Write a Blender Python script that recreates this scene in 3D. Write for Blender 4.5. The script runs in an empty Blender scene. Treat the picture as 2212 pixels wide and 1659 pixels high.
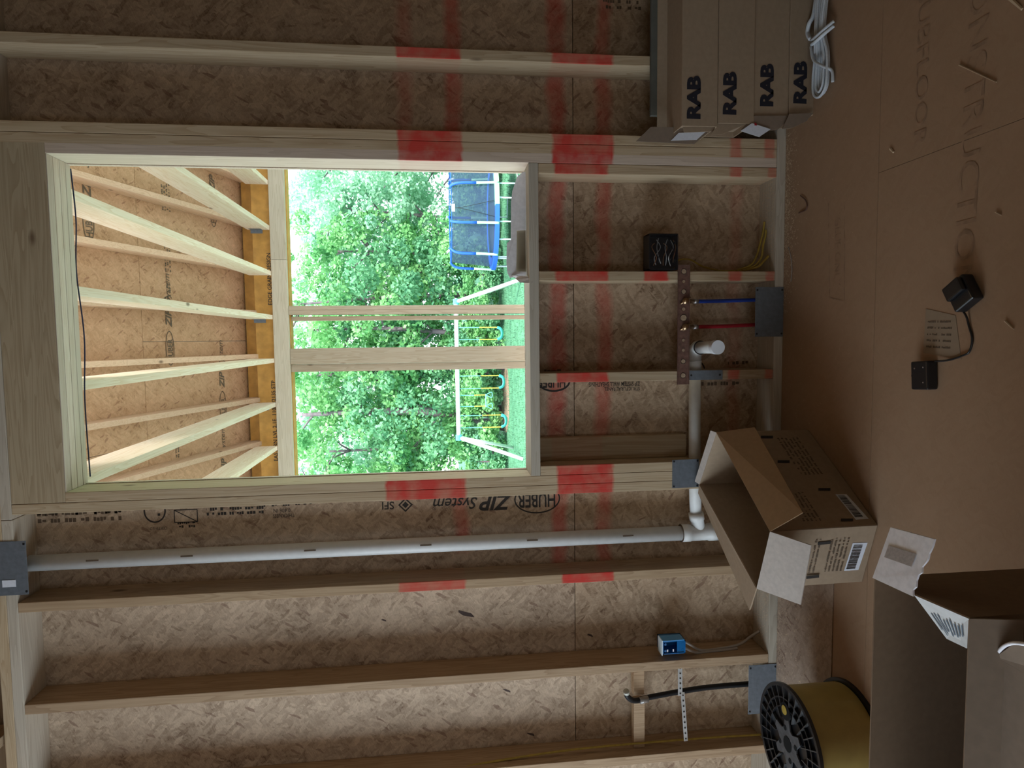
import bpy, bmesh, math, random
import numpy as np
from mathutils import Vector, Matrix

S = bpy.context.scene
COL = S.collection
rnd = random.Random(7)

# ------------------------------------------------------------------ camera
cam_d = bpy.data.cameras.new('camera'); cam = bpy.data.objects.new('camera', cam_d); COL.objects.link(cam)
CX, CD, CH, YAW, PITCH, ROLL, FPX = .0253, 2.5433, 1.4118, .0702, .1129, -.0189, 1408.0

def ray(ix, iy):
    u = (829.5 - iy) / FPX; v = (ix - 1106) / FPX
    c, s = math.cos(ROLL), math.sin(ROLL); u, v = c*u + s*v, -s*u + c*v
    x, y, z = u, 1.0, -v
    c, s = math.cos(PITCH), math.sin(PITCH); y, z = c*y + s*z, -s*y + c*z
    c, s = math.cos(YAW), math.sin(YAW); x, y = c*x - s*y, s*x + c*y
    return Vector((x, y, z))

right = (ray(1606, 829.5) - ray(606, 829.5)).normalized()
look = ray(1106, 829.5).normalized()
up = right.cross(look)
M = Matrix((right, up, -look)).transposed().to_4x4(); M.translation = (CX, -CD, CH)
cam.matrix_world = M
cam_d.sensor_fit = 'HORIZONTAL'; cam_d.sensor_width = 36; cam_d.lens = 36*FPX/2212
cam_d.clip_start = .02; cam_d.clip_end = 500
S.camera = cam

# ------------------------------------------------------------------ world, lights, exposure
w = bpy.data.worlds.new('world'); S.world = w; w.use_nodes = True
bg = w.node_tree.nodes['Background']; bg.inputs[0].default_value = (.80, .93, 1, 1); bg.inputs[1].default_value = 1.0
S.view_settings.view_transform = 'Standard'; S.view_settings.look = 'None'
S.view_settings.gamma = 1; S.view_settings.use_curve_mapping = False
S.view_settings.exposure = 1.95

def lamp(kind, name, loc, rot, energy, color, **k):
    d = bpy.data.lights.new(name, kind); d.energy = energy; d.color = color
    for a, b in k.items(): setattr(d, a, b)
    o = bpy.data.objects.new(name, d); COL.objects.link(o); o.location = loc; o.rotation_euler = rot
    o['kind'] = 'helper'
    return o
lamp('SUN', 'hazy_sun', (0, 20, 20), Vector((-.22, .60, -.72)).to_track_quat('-Z', 'Y').to_euler(), 2.0, (1, .95, .84), angle=math.radians(12))
lamp('AREA', 'daylight_left_doorway', (-3.15, -1.6, 1.45), (0, math.radians(-90), 0), 9, (.72, .86, 1), shape='RECTANGLE', size=1.9, size_y=2.0)
lamp('AREA', 'rear_fill_light', (-.4, -4.9, 1.5), (math.radians(90), 0, 0), 1.0, (1, .90, .76), shape='RECTANGLE', size=3.0, size_y=1.9)  # added soft fill behind the camera; no doorway stands there

# ------------------------------------------------------------------ materials
MATS = {}
def new_mat(name, rough=.8, spec=.25):
    m = bpy.data.materials.new(name); m.use_nodes = True
    b = m.node_tree.nodes['Principled BSDF']
    b.inputs['Roughness'].default_value = rough
    b.inputs['Specular IOR Level'].default_value = spec
    return m, m.node_tree.nodes, m.node_tree.links, b

def flat(name, col, rough=.6, metal=0, spec=.3, var=0, scale=20, bump=0):
    if name in MATS: return MATS[name]
    m, N, L, b = new_mat(name, rough, spec)
    b.inputs['Metallic'].default_value = metal
    t = N.new('ShaderNodeTexCoord'); n = N.new('ShaderNodeTexNoise'); n.inputs['Scale'].default_value = scale; n.inputs['Detail'].default_value = 5
    L.new(t.outputs['Object'], n.inputs['Vector'])
    r = N.new('ShaderNodeMapRange'); r.inputs[1].default_value = .3; r.inputs[2].default_value = .7
    r.inputs[3].default_value = 1 - var; r.inputs[4].default_value = 1 + var
    L.new(n.outputs['Fac'], r.inputs[0])
    mx = N.new('ShaderNodeVectorMath'); mx.operation = 'SCALE'; mx.inputs[0].default_value = col[:3]
    L.new(r.outputs[0], mx.inputs['Scale']); L.new(mx.outputs[0], b.inputs['Base Color'])
    if bump:
        bp = N.new('ShaderNodeBump'); bp.inputs['Strength'].default_value = bump; bp.inputs['Distance'].default_value = .004
        L.new(n.outputs['Fac'], bp.inputs['Height']); L.new(bp.outputs[0], b.inputs['Normal'])
    MATS[name] = m; return m

def math_n(N, L, op, a, b=None, c=None, clamp=False):
    n = N.new('ShaderNodeMath'); n.operation = op; n.use_clamp = clamp
    for i, v in enumerate((a, b, c)):
        if v is None: continue
        if isinstance(v, (int, float)): n.inputs[i].default_value = v
        else: L.new(v, n.inputs[i])
    return n.outputs[0]

def band(N, L, z, lo, hi, soft):
    a = N.new('ShaderNodeMapRange'); a.inputs[1].default_value = lo - soft; a.inputs[2].default_value = lo + soft; L.new(z, a.inputs[0])
    b = N.new('ShaderNodeMapRange'); b.inputs[1].default_value = hi + soft; b.inputs[2].default_value = hi - soft; L.new(z, b.inputs[0])
    return math_n(N, L, 'MULTIPLY', a.outputs[0], b.outputs[0])

def red_paint(N, L, colsock, bands, soft, amount, xr=None, noise=8., jitter=.03, front=False):
    """red marking spray: bands at given heights, edges broken by noise (world position)"""
    g = N.new('ShaderNodeNewGeometry'); sx = N.new('ShaderNodeSeparateXYZ'); L.new(g.outputs['Position'], sx.inputs[0])
    n = N.new('ShaderNodeTexNoise'); n.inputs['Scale'].default_value = noise; n.inputs['Detail'].default_value = 4; L.new(g.outputs['Position'], n.inputs['Vector'])
    z = math_n(N, L, 'MULTIPLY_ADD', n.outputs['Fac'], jitter*2, math_n(N, L, 'SUBTRACT', sx.outputs[2], jitter))
    tot = None
    for bnd in bands:
        f = band(N, L, z, bnd[0], bnd[1], soft)
        if len(bnd) > 2: f = math_n(N, L, 'MULTIPLY', f, bnd[2])
        if len(bnd) > 3: f = math_n(N, L, 'MULTIPLY', f, band(N, L, sx.outputs[0], bnd[3], bnd[4], .02))
        tot = f if tot is None else math_n(N, L, 'MAXIMUM', tot, f)
    n2 = N.new('ShaderNodeTexNoise'); n2.inputs['Scale'].default_value = 14; n2.inputs['Detail'].default_value = 6; L.new(g.outputs['Position'], n2.inputs['Vector'])
    r = N.new('ShaderNodeMapRange'); r.inputs[1].default_value = .3; r.inputs[2].default_value = .6; r.inputs[3].default_value = .55; r.inputs[4].default_value = 1
    L.new(n2.outputs['Fac'], r.inputs[0])
    tot = math_n(N, L, 'MULTIPLY', math_n(N, L, 'MULTIPLY', tot, r.outputs[0]), amount)
    if front:  # only where the spray could reach: the room-side face
        tot = math_n(N, L, 'MULTIPLY', tot, math_n(N, L, 'MAXIMUM', .12, math_n(N, L, 'LESS_THAN', sx.outputs[1], .004)))
    mx = N.new('ShaderNodeMix'); mx.data_type = 'RGBA'; L.new(tot, mx.inputs[0]); L.new(colsock, mx.inputs[6]); mx.inputs[7].default_value = (.62, .035, .03, 1)
    return mx.outputs[2]

def pine(name, axis, tone=(.55, .43, .29), dark=(.38, .26, .15), paint=None, knots=True, contrast=1.0):
    if name in MATS: return MATS[name]
    m, N, L, b = new_mat(name, .75, .2)
    t = N.new('ShaderNodeTexCoord'); oi = N.new('ShaderNodeObjectInfo')
    off = N.new('ShaderNodeVectorMath'); off.operation = 'SCALE'; off.inputs[0].default_value = (13, 29, 41); L.new(oi.outputs['Random'], off.inputs['Scale'])
    ad = N.new('ShaderNodeVectorMath'); L.new(t.outputs['Object'], ad.inputs[0]); L.new(off.outputs[0], ad.inputs[1])
    mp = N.new('ShaderNodeMapping'); sc = [14., 14., 14.]; sc[axis] = .8; mp.inputs['Scale'].default_value = sc; L.new(ad.outputs[0], mp.inputs[0])
    n = N.new('ShaderNodeTexNoise'); n.inputs['Scale'].default_value = 1.6; n.inputs['Detail'].default_value = 2; n.inputs['Distortion'].default_value = .6; L.new(mp.outputs[0], n.inputs['Vector'])
    rings = math_n(N, L, 'FRACT', math_n(N, L, 'MULTIPLY', n.outputs['Fac'], 9.0))
    rr = N.new('ShaderNodeMapRange'); rr.inputs[1].default_value = .35; rr.inputs[2].default_value = 1.0; rr.inputs[4].default_value = .55*contrast; L.new(rings, rr.inputs[0])
    mp2 = N.new('ShaderNodeMapping'); sc = [90., 90., 90.]; sc[axis] = 2.5; mp2.inputs['Scale'].default_value = sc; L.new(ad.outputs[0], mp2.inputs[0])
    n2 = N.new('ShaderNodeTexNoise'); n2.inputs['Scale'].default_value = 2; n2.inputs['Detail'].default_value = 6; L.new(mp2.outputs[0], n2.inputs['Vector'])
    f = math_n(N, L, 'MULTIPLY_ADD', n2.outputs['Fac'], .5*contrast, math_n(N, L, 'SUBTRACT', rr.outputs[0], .12), clamp=True)
    mx = N.new('ShaderNodeMix'); mx.data_type = 'RGBA'; L.new(f, mx.inputs[0]); mx.inputs[6].default_value = (*tone, 1); mx.inputs[7].default_value = (*dark, 1)
    c = mx.outputs[2]
    if knots:
        mp3 = N.new('ShaderNodeMapping'); sc = [6., 6., 6.]; sc[axis] = 2.6; mp3.inputs['Scale'].default_value = sc; L.new(ad.outputs[0], mp3.inputs[0])
        v = N.new('ShaderNodeTexVoronoi'); v.inputs['Scale'].default_value = 1.; L.new(mp3.outputs[0], v.inputs['Vector'])
        k = N.new('ShaderNodeMapRange'); k.inputs[1].default_value = .095; k.inputs[2].default_value = .035; L.new(v.outputs['Distance'], k.inputs[0])
        mk = N.new('ShaderNodeMix'); mk.data_type = 'RGBA'; L.new(math_n(N, L, 'MULTIPLY', k.outputs[0], .75), mk.inputs[0]); L.new(c, mk.inputs[6]); mk.inputs[7].default_value = (.12, .065, .035, 1)
        c = mk.outputs[2]
    # board-to-board tone
    tv = N.new('ShaderNodeMapRange'); tv.inputs[3].default_value = .86; tv.inputs[4].default_value = 1.12; L.new(oi.outputs['Random'], tv.inputs[0])
    sc_ = N.new('ShaderNodeVectorMath'); sc_.operation = 'SCALE'; L.new(c, sc_.inputs[0]); L.new(tv.outputs[0], sc_.inputs['Scale']); c = sc_.outputs[0]
    if paint: c = red_paint(N, L, c, paint, .006, .92, front=True, jitter=.012, noise=30)
    L.new(c, b.inputs['Base Color'])
    bp = N.new('ShaderNodeBump'); bp.inputs['Strength'].default_value = .25; bp.inputs['Distance'].default_value = .002; L.new(n2.outputs['Fac'], bp.inputs['Height']); L.new(bp.outputs[0], b.inputs['Normal'])
    MATS[name] = m; return m

def osb(name, axis, light=(.50, .36, .21), dark=(.25, .16, .09), paint=None, ang=0., bump=.5, fine=1.0, dots=True, contrast=.7):
    """oriented strand board; axis = normal axis of the sheet"""
    if name in MATS: return MATS[name]
    m, N, L, b = new_mat(name, .7, .3)
    t = N.new('ShaderNodeTexCoord'); sx = N.new('ShaderNodeSeparateXYZ'); L.new(t.outputs['Object'], sx.inputs[0])
    o = [i for i in range(3) if i != axis]
    cb = N.new('ShaderNodeCombineXYZ'); L.new(sx.outputs[o[0]], cb.inputs[0]); L.new(sx.outputs[o[1]], cb.inputs[1])
    wn = N.new('ShaderNodeTexNoise'); wn.inputs['Scale'].default_value = 9; wn.inputs['Detail'].default_value = 3; L.new(cb.outputs[0], wn.inputs['Vector'])
    dv = N.new('ShaderNodeVectorMath'); dv.operation = 'SCALE'; L.new(wn.outputs['Color'], dv.inputs[0]); dv.inputs['Scale'].default_value = .035
    av = N.new('ShaderNodeVectorMath'); L.new(cb.outputs[0], av.inputs[0]); L.new(dv.outputs[0], av.inputs[1])
    lays = []
    for i, (a, s1, s2) in enumerate(((.25, 16, 50), (-.7, 20, 60), (1.4, 14, 55), (.9, 26, 100), (2.2, 22, 80))):
        mp = N.new('ShaderNodeMapping'); mp.vector_type = 'TEXTURE'
        # texture mapping: rotate then scale strands
        mp.inputs['Rotation'].default_value = (0, 0, a + ang); mp.inputs['Scale'].default_value = (1/(s1*fine), 1/(s2*fine), 1); mp.inputs['Location'].default_value = (i*3.7, i*1.9, 0)
        L.new(av.outputs[0], mp.inputs[0])
        v = N.new('ShaderNodeTexVoronoi'); v.voronoi_dimensions = '2D'; v.inputs['Scale'].default_value = 1; L.new(mp.outputs[0], v.inputs['Vector'])
        s = N.new('ShaderNodeSeparateXYZ'); L.new(v.outputs['Color'], s.inputs[0]); lays.append((s, v, mp))
    # flakes of later layers lie over earlier ones where their key is high
    cur = lays[0][0].outputs[0]
    for s, v, mp in lays[1:]:
        k = math_n(N, L, 'GREATER_THAN', s.outputs[1], .55)
        mm = N.new('ShaderNodeMix'); L.new(k, mm.inputs[0]); L.new(cur, mm.inputs[2]); L.new(s.outputs[0], mm.inputs[3]); cur = mm.outputs[0]
    mpg = N.new('ShaderNodeMapping'); mpg.vector_type = 'TEXTURE'; mpg.inputs['Rotation'].default_value = (0, 0, .3 + ang); mpg.inputs['Scale'].default_value = (1/30, 1/260, 1); L.new(av.outputs[0], mpg.inputs[0])
    gn = N.new('ShaderNodeTexNoise'); gn.inputs['Scale'].default_value = 1; gn.inputs['Detail'].default_value = 5; L.new(mpg.outputs[0], gn.inputs['Vector'])
    fn = N.new('ShaderNodeTexNoise'); fn.inputs['Scale'].default_value = 55; fn.inputs['Detail'].default_value = 8; fn.inputs['Roughness'].default_value = .75; fn.inputs['Distortion'].default_value = 1.2; L.new(cb.outputs[0], fn.inputs['Vector'])
    cl = N.new('ShaderNodeTexNoise'); cl.inputs['Scale'].default_value = 11; cl.inputs['Detail'].default_value = 5; L.new(cb.outputs[0], cl.inputs['Vector'])
    bn = N.new('ShaderNodeTexNoise'); bn.inputs['Scale'].default_value = 2.2; bn.inputs['Detail'].default_value = 3; L.new(cb.outputs[0], bn.inputs['Vector'])
    f = math_n(N, L, 'MULTIPLY_ADD', cur, .34, math_n(N, L, 'MULTIPLY_ADD', gn.outputs['Fac'], .5, math_n(N, L, 'MULTIPLY_ADD', bn.outputs['Fac'], .5, -1.07)))
    f = math_n(N, L, 'MULTIPLY_ADD', fn.outputs['Fac'], .85, math_n(N, L, 'MULTIPLY_ADD', cl.outputs['Fac'], .65, f))
    f = math_n(N, L, 'MULTIPLY_ADD', math_n(N, L, 'SUBTRACT', f, .42), contrast, .42, clamp=True)
    cr = N.new('ShaderNodeValToRGB'); L.new(f, cr.inputs[0]); e = cr.color_ramp.elements
    e[0].position = .08; e[0].color = (dark[0]*.45, dark[1]*.38, dark[2]*.35, 1)
    e[1].position = .95; e[1].color = (min(1, light[0]*1.35), min(1, light[1]*1.38), light[2]*1.42, 1)
    e1 = e.new(.24); e1.color = (*dark, 1); e2 = e.new(.55); e2.color = (*light, 1)
    c = cr.outputs[0]
    if dots:  # odd dark or reddish flakes
        s, v, mp = lays[3]
        k = math_n(N, L, 'MULTIPLY', math_n(N, L, 'GREATER_THAN', s.outputs[2], .98), .5)
        mk = N.new('ShaderNodeMix'); mk.data_type = 'RGBA'; L.new(k, mk.inputs[0]); L.new(c, mk.inputs[6]); mk.inputs[7].default_value = (dark[0]*.45, dark[1]*.3, dark[2]*.3, 1); c = mk.outputs[2]
    if paint: c = red_paint(N, L, c, paint, .014, .62, noise=5, jitter=.03)
    L.new(c, b.inputs['Base Color'])
    bp = N.new('ShaderNodeBump'); bp.inputs['Strength'].default_value = bump; bp.inputs['Distance'].default_value = .003; L.new(f, bp.inputs['Height']); L.new(bp.outputs[0], b.inputs['Normal'])
    MATS[name] = m; return m

UP_STUD = [(1.30, 1.60), (.715, .945)]
pz = pine('pine_upright', 2)
px = pine('pine_level', 0)
pz_k = pine('pine_sprayed_king', 2, paint=[(1.305, 1.545), (.715, .955), (.05, .09, .6), (.19, .235, .6)])
pz_l = pine('pine_sprayed_left', 2, paint=[(1.31, 1.62), (.715, .945)])
pz_m = pine('pine_sprayed_cripple', 2, paint=[(.735, .945), (.49, .585, 1, .1, .5), (.185, .235, .7), (.04, .075, .6)])
pz_a = pine('pine_sprayed_far', 2, tone=(.50, .36, .23), dark=(.33, .21, .12), paint=[(1.32, 1.58, .8), (.715, .925)])
pz_d = pine('pine_brown', 2, tone=(.48, .34, .22), dark=(.30, .19, .11))
p_head = pine('pine_header', 0, tone=(.50, .40, .27), dark=(.34, .25, .15))
p_bright = pine('pine_lit_level', 0, tone=(.66, .56, .47), dark=(.55, .43, .33), knots=False)  # paler than the level pine: window light on the reveal is in the colour
p_plate = pine('pine_dusty_plate', 0, tone=(.52, .46, .38), dark=(.38, .32, .25), knots=False)
p_jam = pine('pine_jamb_lit', 2, tone=(.62, .51, .42), dark=(.50, .39, .30), paint=[(1.305, 1.545), (.715, .955)])  # whiter pine: window light on the jamb and its green cast answered in colour
p_sheet_red = [(1.50, 1.55, .45, .1, 1.9), (1.30, 1.36, .9, .8, 1.9), (1.30, 1.36, .7, -.86, -.6), (.88, .945, .9, -.96, 1.9), (.69, .745, .75, -.96, 1.9), (.12, .17, .3, -.5, .7), (.0, .03, .3, -.96, 1.9)]
o_up = osb('strand_board_upper', 1, light=(.61, .475, .355), dark=(.38, .28, .20), paint=p_sheet_red, ang=.15)
o_lo = osb('strand_board_lower', 1, light=(.57, .43, .305), dark=(.36, .255, .17), paint=p_sheet_red, ang=1.5)
o_roof = osb('strand_board_roof', 2, light=(.68, .46, .31), dark=(.54, .345, .215), ang=.1, bump=.25, dots=True)
o_floor = osb('strand_board_floor', 2, light=(.38, .245, .155), dark=(.33, .205, .125), ang=.05, bump=.06, dots=False, contrast=.35)
ink = flat('black_ink', (.035, .03, .028), .6)
ink_soft = flat('faded_ink', (.13, .09, .06), .7)
ink_roof = flat('roof_ink', (.16, .13, .10), .7)
ink_floor = flat('worn_floor_ink', (.315, .20, .127), .7, var=.25, scale=30)
pvc = flat('white_pvc', (.72, .72, .72), .35, var=.04, scale=40)
card = flat('brown_cardboard', (.35, .258, .18), .85, var=.06, scale=60, spec=.1)
card_shade = flat('cardboard_shaded', (.22, .15, .10), .9, var=.05, scale=60, spec=.1)  # darker than brown cardboard: shade inside the cartons is in the colour
card_w = flat('white_cardboard', (.92, .90, .95), .8, var=.08, scale=70, spec=.1)
card_g = flat('cardboard_side_lit', (.52, .46, .42), .85, var=.08, scale=70, spec=.1)  # paler and greyer: daylight from the left on the flaps is in the colour
card_b = flat('grey_brown_cardboard', (.25, .19, .145), .85, var=.06, scale=50, spec=.1)
steel = flat('galvanized_steel', (.17, .19, .22), .5, metal=.3, var=.12, scale=60)
rust = flat('copper_brown_strap', (.16, .085, .065), .55, metal=.1, var=.3, scale=60)
brass = flat('dull_brass', (.45, .30, .18), .3, metal=.9, var=.1)
crimp = flat('crimp_ring', (.45, .42, .42), .4, metal=.8)
blue = flat('blue_plastic', (.02, .05, .30), .3)
red = flat('red_plastic', (.35, .02, .03), .3)
blk = flat('black_plastic', (.012, .013, .016), .3, spec=.5)
blk_pipe = flat('black_pipe', (.010, .010, .012), .5)
cyan_box = flat('blue_box_plastic', (.01, .13, .36), .12, spec=.9)
yel = flat('yellow_cable', (.42, .30, .06), .5, var=.15, scale=40)
grey_c = flat('grey_cable', (.40, .36, .33), .5)
white_r = flat('white_cord', (.62, .66, .72), .7, var=.1, scale=300)
paper = flat('white_paper', (.72, .74, .82), .8, var=.05, scale=120)
tape = flat('dark_membrane', (.015, .02, .06), .5)
ochre = flat('laminated_beam', (.56, .30, .075), .6, var=.18, scale=14)
concrete = flat('concrete', (.62, .58, .54), .85, var=.06, scale=8)
dust = flat('sawdust', (.62, .48, .33), .9)

# ------------------------------------------------------------------ geometry helpers
def link(o, parent=None):
    COL.objects.link(o)
    if parent is not None: o.parent = parent
    return o
def tag(o, label=None, cat=None, group=None, kind=None):
    if label: o['label'] = label
    if cat: o['category'] = cat
    if group: o['group'] = group
    if kind: o['kind'] = kind
    return o
def thing(name, label, cat, loc=(0, 0, 0), group=None):
    o = bpy.data.objects.new(name, None); o.empty_display_size = .05; COL.objects.link(o); o.location = loc
    return tag(o, label, cat, group)
def struct(name, label=None):
    o = bpy.data.objects.new(name, None); COL.objects.link(o); o['kind'] = 'structure'
    if label: o['label'] = label
    return o
def ploc(parent):
    v = Vector((0, 0, 0))
    while parent is not None: v += parent.location; parent = parent.parent
    return v
def mesh_obj(name, verts, faces, mat, parent=None, smooth=False, origin=None):
    """verts in world coordinates; origin defaults to their mean"""
    vs = [Vector(v) for v in verts]
    if origin is None: origin = sum(vs, Vector((0, 0, 0)))/len(vs)
    origin = Vector(origin)
    me = bpy.data.meshes.new(name); me.from_pydata([v - origin for v in vs], [], faces)
    if mat: me.materials.append(mat)
    if smooth: me.shade_smooth()
    o = bpy.data.objects.new(name, me); link(o, parent); o.location = origin - ploc(parent)
    return o
class MB:
    def __init__(s): s.v = []; s.f = []
    def add(s, v, f):
        n = len(s.v); s.v += [tuple(x) for x in v]; s.f += [tuple(i + n for i in q) for q in f]; return s
    def box(s, x0, x1, y0, y1, z0, z1):
        v = [(x, y, z) for x in (x0, x1) for y in (y0, y1) for z in (z0, z1)]
        return s.add(v, [(0, 1, 3, 2), (4, 6, 7, 5), (0, 4, 5, 1), (2, 3, 7, 6), (0, 2, 6, 4), (1, 5, 7, 3)])
    def hexa(s, q):  # 4 bottom + 4 top corners in ring order
        return s.add(q, [(3, 2, 1, 0), (4, 5, 6, 7), (0, 1, 5, 4), (1, 2, 6, 5), (2, 3, 7, 6), (3, 0, 4, 7)])
    def tube(s, pts, r, n=10, cap=True, flatk=1.0):
        pts = [Vector(p) for p in pts]; rs = r if isinstance(r, (list, tuple)) else [r]*len(pts)
        prev = None; base = len(s.v)
        for i, p in enumerate(pts):
            d = (pts[min(i+1, len(pts)-1)] - pts[max(i-1, 0)]).normalized()
            if prev is None:
                a = d.orthogonal().normalized()
            else:
                a = (prev - d*prev.dot(d)).normalized()
            prev = a; b = d.cross(a)
            for k in range(n):
                t = 2*math.pi*k/n; s.v.append(tuple(p + a*math.cos(t)*rs[i] + b*math.sin(t)*rs[i]*flatk))
        for i in range(len(pts)-1):
            for k in range(n):
                k2 = (k+1) % n
                s.f.append((base+i*n+k, base+i*n+k2, base+(i+1)*n+k2, base+(i+1)*n+k))
        if cap:
            s.f.append(tuple(base+k for k in range(n))[::-1]); s.f.append(tuple(base+(len(pts)-1)*n+k for k in range(n)))
        return s
    def ring(s, c, nrm, r0, r1, h, n=32):  # washer / disc with thickness
        c = Vector(c); nrm = Vector(nrm).normalized(); a = nrm.orthogonal().normalized(); b = nrm.cross(a); base = len(s.v)
        for k in range(n):
            t = 2*math.pi*k/n; e = a*math.cos(t) + b*math.sin(t)
            for (r, hh) in ((r0, 0), (r1, 0), (r1, h), (r0, h)): s.v.append(tuple(c + e*r + nrm*hh))
        for k in range(n):
            q = base+4*k; q2 = base+4*((k+1) % n)
            for j in range(4): s.f.append((q+j, q+(j+1) % 4, q2+(j+1) % 4, q2+j))
        return s
    def build(s, name, mat, parent=None, smooth=False, origin=None):
        return mesh_obj(name, s.v, s.f, mat, parent, smooth, origin)
def bevel(o, wd=.002, seg=2):
    bm = bmesh.new(); bm.from_mesh(o.data)
    bmesh.ops.recalc_face_normals(bm, faces=bm.faces)
    bmesh.ops.bevel(bm, geom=list(bm.edges), offset=wd, segments=seg, profile=.6, affect='EDGES', clamp_overlap=True)
    bm.to_mesh(o.data); bm.free(); return o
def board(name, x0, x1, y0, y1, z0, z1, mat, parent, bev=.0025):
    return bevel(MB().box(x0, x1, y0, y1, z0, z1).build(name, mat, parent), bev)
def smooth_path(pts, n=8):
    pts = [Vector(p) for p in pts]; out = []
    for i in range(len(pts)-1):
        p0 = pts[max(i-1, 0)]; p1 = pts[i]; p2 = pts[i+1]; p3 = pts[min(i+2, len(pts)-1)]
        for k in range(n):
            t = k/n
            out.append(.5*((2*p1) + (p2-p0)*t + (2*p0-5*p1+4*p2-p3)*t*t + (3*p1-p0-3*p2+p3)*t*t*t))
    out.append(pts[-1]); return out
def panel(name, q, th, mat, parent, mat2=None, div=0):
    """thin sheet from a quad of world corners, thickness th along its normal"""
    q = [Vector(p) for p in q]; n = (q[1]-q[0]).cross(q[3]-q[0]).normalized()*th/2
    o = MB().hexa([p - n for p in q] + [p + n for p in q]).build(name, mat, parent)
    return o
_txt = {}
def text(s, size, org, xdir, ydir, mat, parent, name='lettering', bold=.0, wide=1.0, shear=0, align='LEFT', lift=.0012, track=1.0):
    key = (s, bold, shear, align, track)
    cu = bpy.data.curves.new('t', 'FONT'); cu.body = s; cu.size = 1; cu.offset = bold; cu.shear = shear; cu.align_x = align; cu.resolution_u = 3; cu.extrude = 0; cu.space_character = track
    to = bpy.data.objects.new('t', cu); COL.objects.link(to)
    me = bpy.data.meshes.new_from_object(to.evaluated_get(bpy.context.evaluated_depsgraph_get()))
    bpy.data.objects.remove(to); bpy.data.curves.remove(cu)
    X = Vector(xdir).normalized(); Y = Vector(ydir).normalized(); Z = X.cross(Y)
    org = Vector(org) + Z*lift
    for v in me.vertices: v.co = X*(v.co.x*size*wide) + Y*(v.co.y*size)
    me.materials.clear(); me.materials.append(mat); me.name = name
    o = bpy.data.objects.new(name, me); link(o, parent); o.location = org - ploc(parent)
    return o
def smudges(name, org, xdir, ydir, rows, mat, parent, wid, h=.008, gap=.006, seed=1, lift=.001):
    """several lines of unreadable fine print: short thin bars"""
    r = random.Random(seed); X = Vector(xdir).normalized(); Y = Vector(ydir).normalized(); Z = X.cross(Y); mb = MB()
    org = Vector(org) + Z*lift
    for k in range(rows):
        x = 0; 
        while x < wid:
            l = min(r.uniform(.012, .05)*max(1, wid*2), wid-x+.001); p = org + X*x - Y*k*(h+gap)
            nb = max(1, int(l/(h*.75)))
            for j in range(nb):
                if r.random() < .12: continue
                a = p + X*(l*j/nb); wj = l/nb*.8; y0 = h*r.choice((0, 0, .15)); y1 = h*r.choice((.75, 1, 1))
                mb.add([a+Y*y0, a+X*wj+Y*y0, a+X*wj+Y*y1, a+Y*y1], [(0, 1, 2, 3)])
            x += l + h*.9
    return tag(mb.build(name, mat, parent), kind='stuff')
def oval(name, org, xdir, ydir, a, b, th, mat, parent, lift=.001, n=40, t0=0, t1=1):
    X = Vector(xdir).normalized(); Y = Vector(ydir).normalized(); Z = X.cross(Y); o = Vector(org)+Z*lift; v = []; f = []
    m = n if t1-t0 < 1 else n
    for k in range(m+1):
        t = 2*math.pi*(t0+(t1-t0)*k/m); v.append(o+X*math.cos(t)*a+Y*math.sin(t)*b); v.append(o+X*math.cos(t)*(a-th)+Y*math.sin(t)*(b-th))
    for k in range(m): f.append((2*k, 2*k+1, 2*k+3, 2*k+2))
    return mesh_obj(name, v, f, mat, parent)

XP, YP, ZP = Vector((1, 0, 0)), Vector((0, 1, 0)), Vector((0, 0, 1))
XL, XR, ZS, ZH = -.523, .701, 1.050, 2.787      # rough opening
ZT = 2.973                                      # underside of the top plate
G = .4064

# ------------------------------------------------------------------ floor
floor = struct('floor', 'dark brown strand board subfloor sheets with worn printing and sawdust')
ys = [-5.3, -4.24, -3.02, -1.795, -.565, .14]
for i in range(len(ys)-1):
    xs = [-3.3, -1.9, .54, 2.98] if i % 2 else [-3.3, -.7, 1.74, 3.3]
    if xs[-1] < 3.3: xs.append(3.3)
    for j in range(len(xs)-1):
        o = MB().box(xs[j]+.0008, xs[j+1]-.0008, ys[i]+.001, ys[i+1]-.001, -.02, 0).build('floor_sheet', o_floor, floor, origin=(0, i*.31, -.01))
# worn floor print
text('CONSTRUCTION', .095, (1.02, -.915, 0), (-1, .035, 0), (.02, -1, 0), ink_floor, floor, 'printed_lettering', wide=1.2)
text('SUBFLOOR', .07, (1.02, -.72, 0), (-1, .0, 0), (0, -1, 0), ink_floor, floor, 'printed_lettering', wide=1.3)
mb = MB()
for (a, b, c, d) in ((.50, -.298, .16, -.318), (.485, -.392, .14, -.405), (.16, -.318, .14, -.405)):
    A = Vector((a, b, .0008)); B = Vector((c, d, .0008)); t = (B-A).normalized().cross(ZP)*.0025
    mb.add([A-t, B-t, B+t, A+t], [(0, 1, 2, 3)])
mb.build('printed_frame', ink_floor, floor)
text('GLUE ONLY', .05, (.44, -.34, 0), (-1, -.03, 0), (.03, -1, 0), ink_floor, floor, 'printed_lettering', wide=.9)

# ------------------------------------------------------------------ back wall
wall = struct('wall_back', 'open framed exterior wall of pine studs over strand board sheathing')
mb = MB()
mb.box(-3.3, XL, .14, .155, .846, 3.32); mb.box(XR, 3.3, .14, .155, .846, 3.32)
mb.box(XL, XR, .14, .155, .846, ZS); mb.box(XL, XR, .14, .155, ZH, 3.32)
mb.build('sheathing_panel', o_up, wall, origin=(0, .147, 1.5))
MB().box(-3.3, 3.3, .14, .155, -.35, .843).build('sheathing_panel', o_lo, wall, origin=(0, .147, .2))
MB().box(-3.3, 3.3, .156, .158, .80, .89).build('seam_backing', blk, wall)
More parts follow.
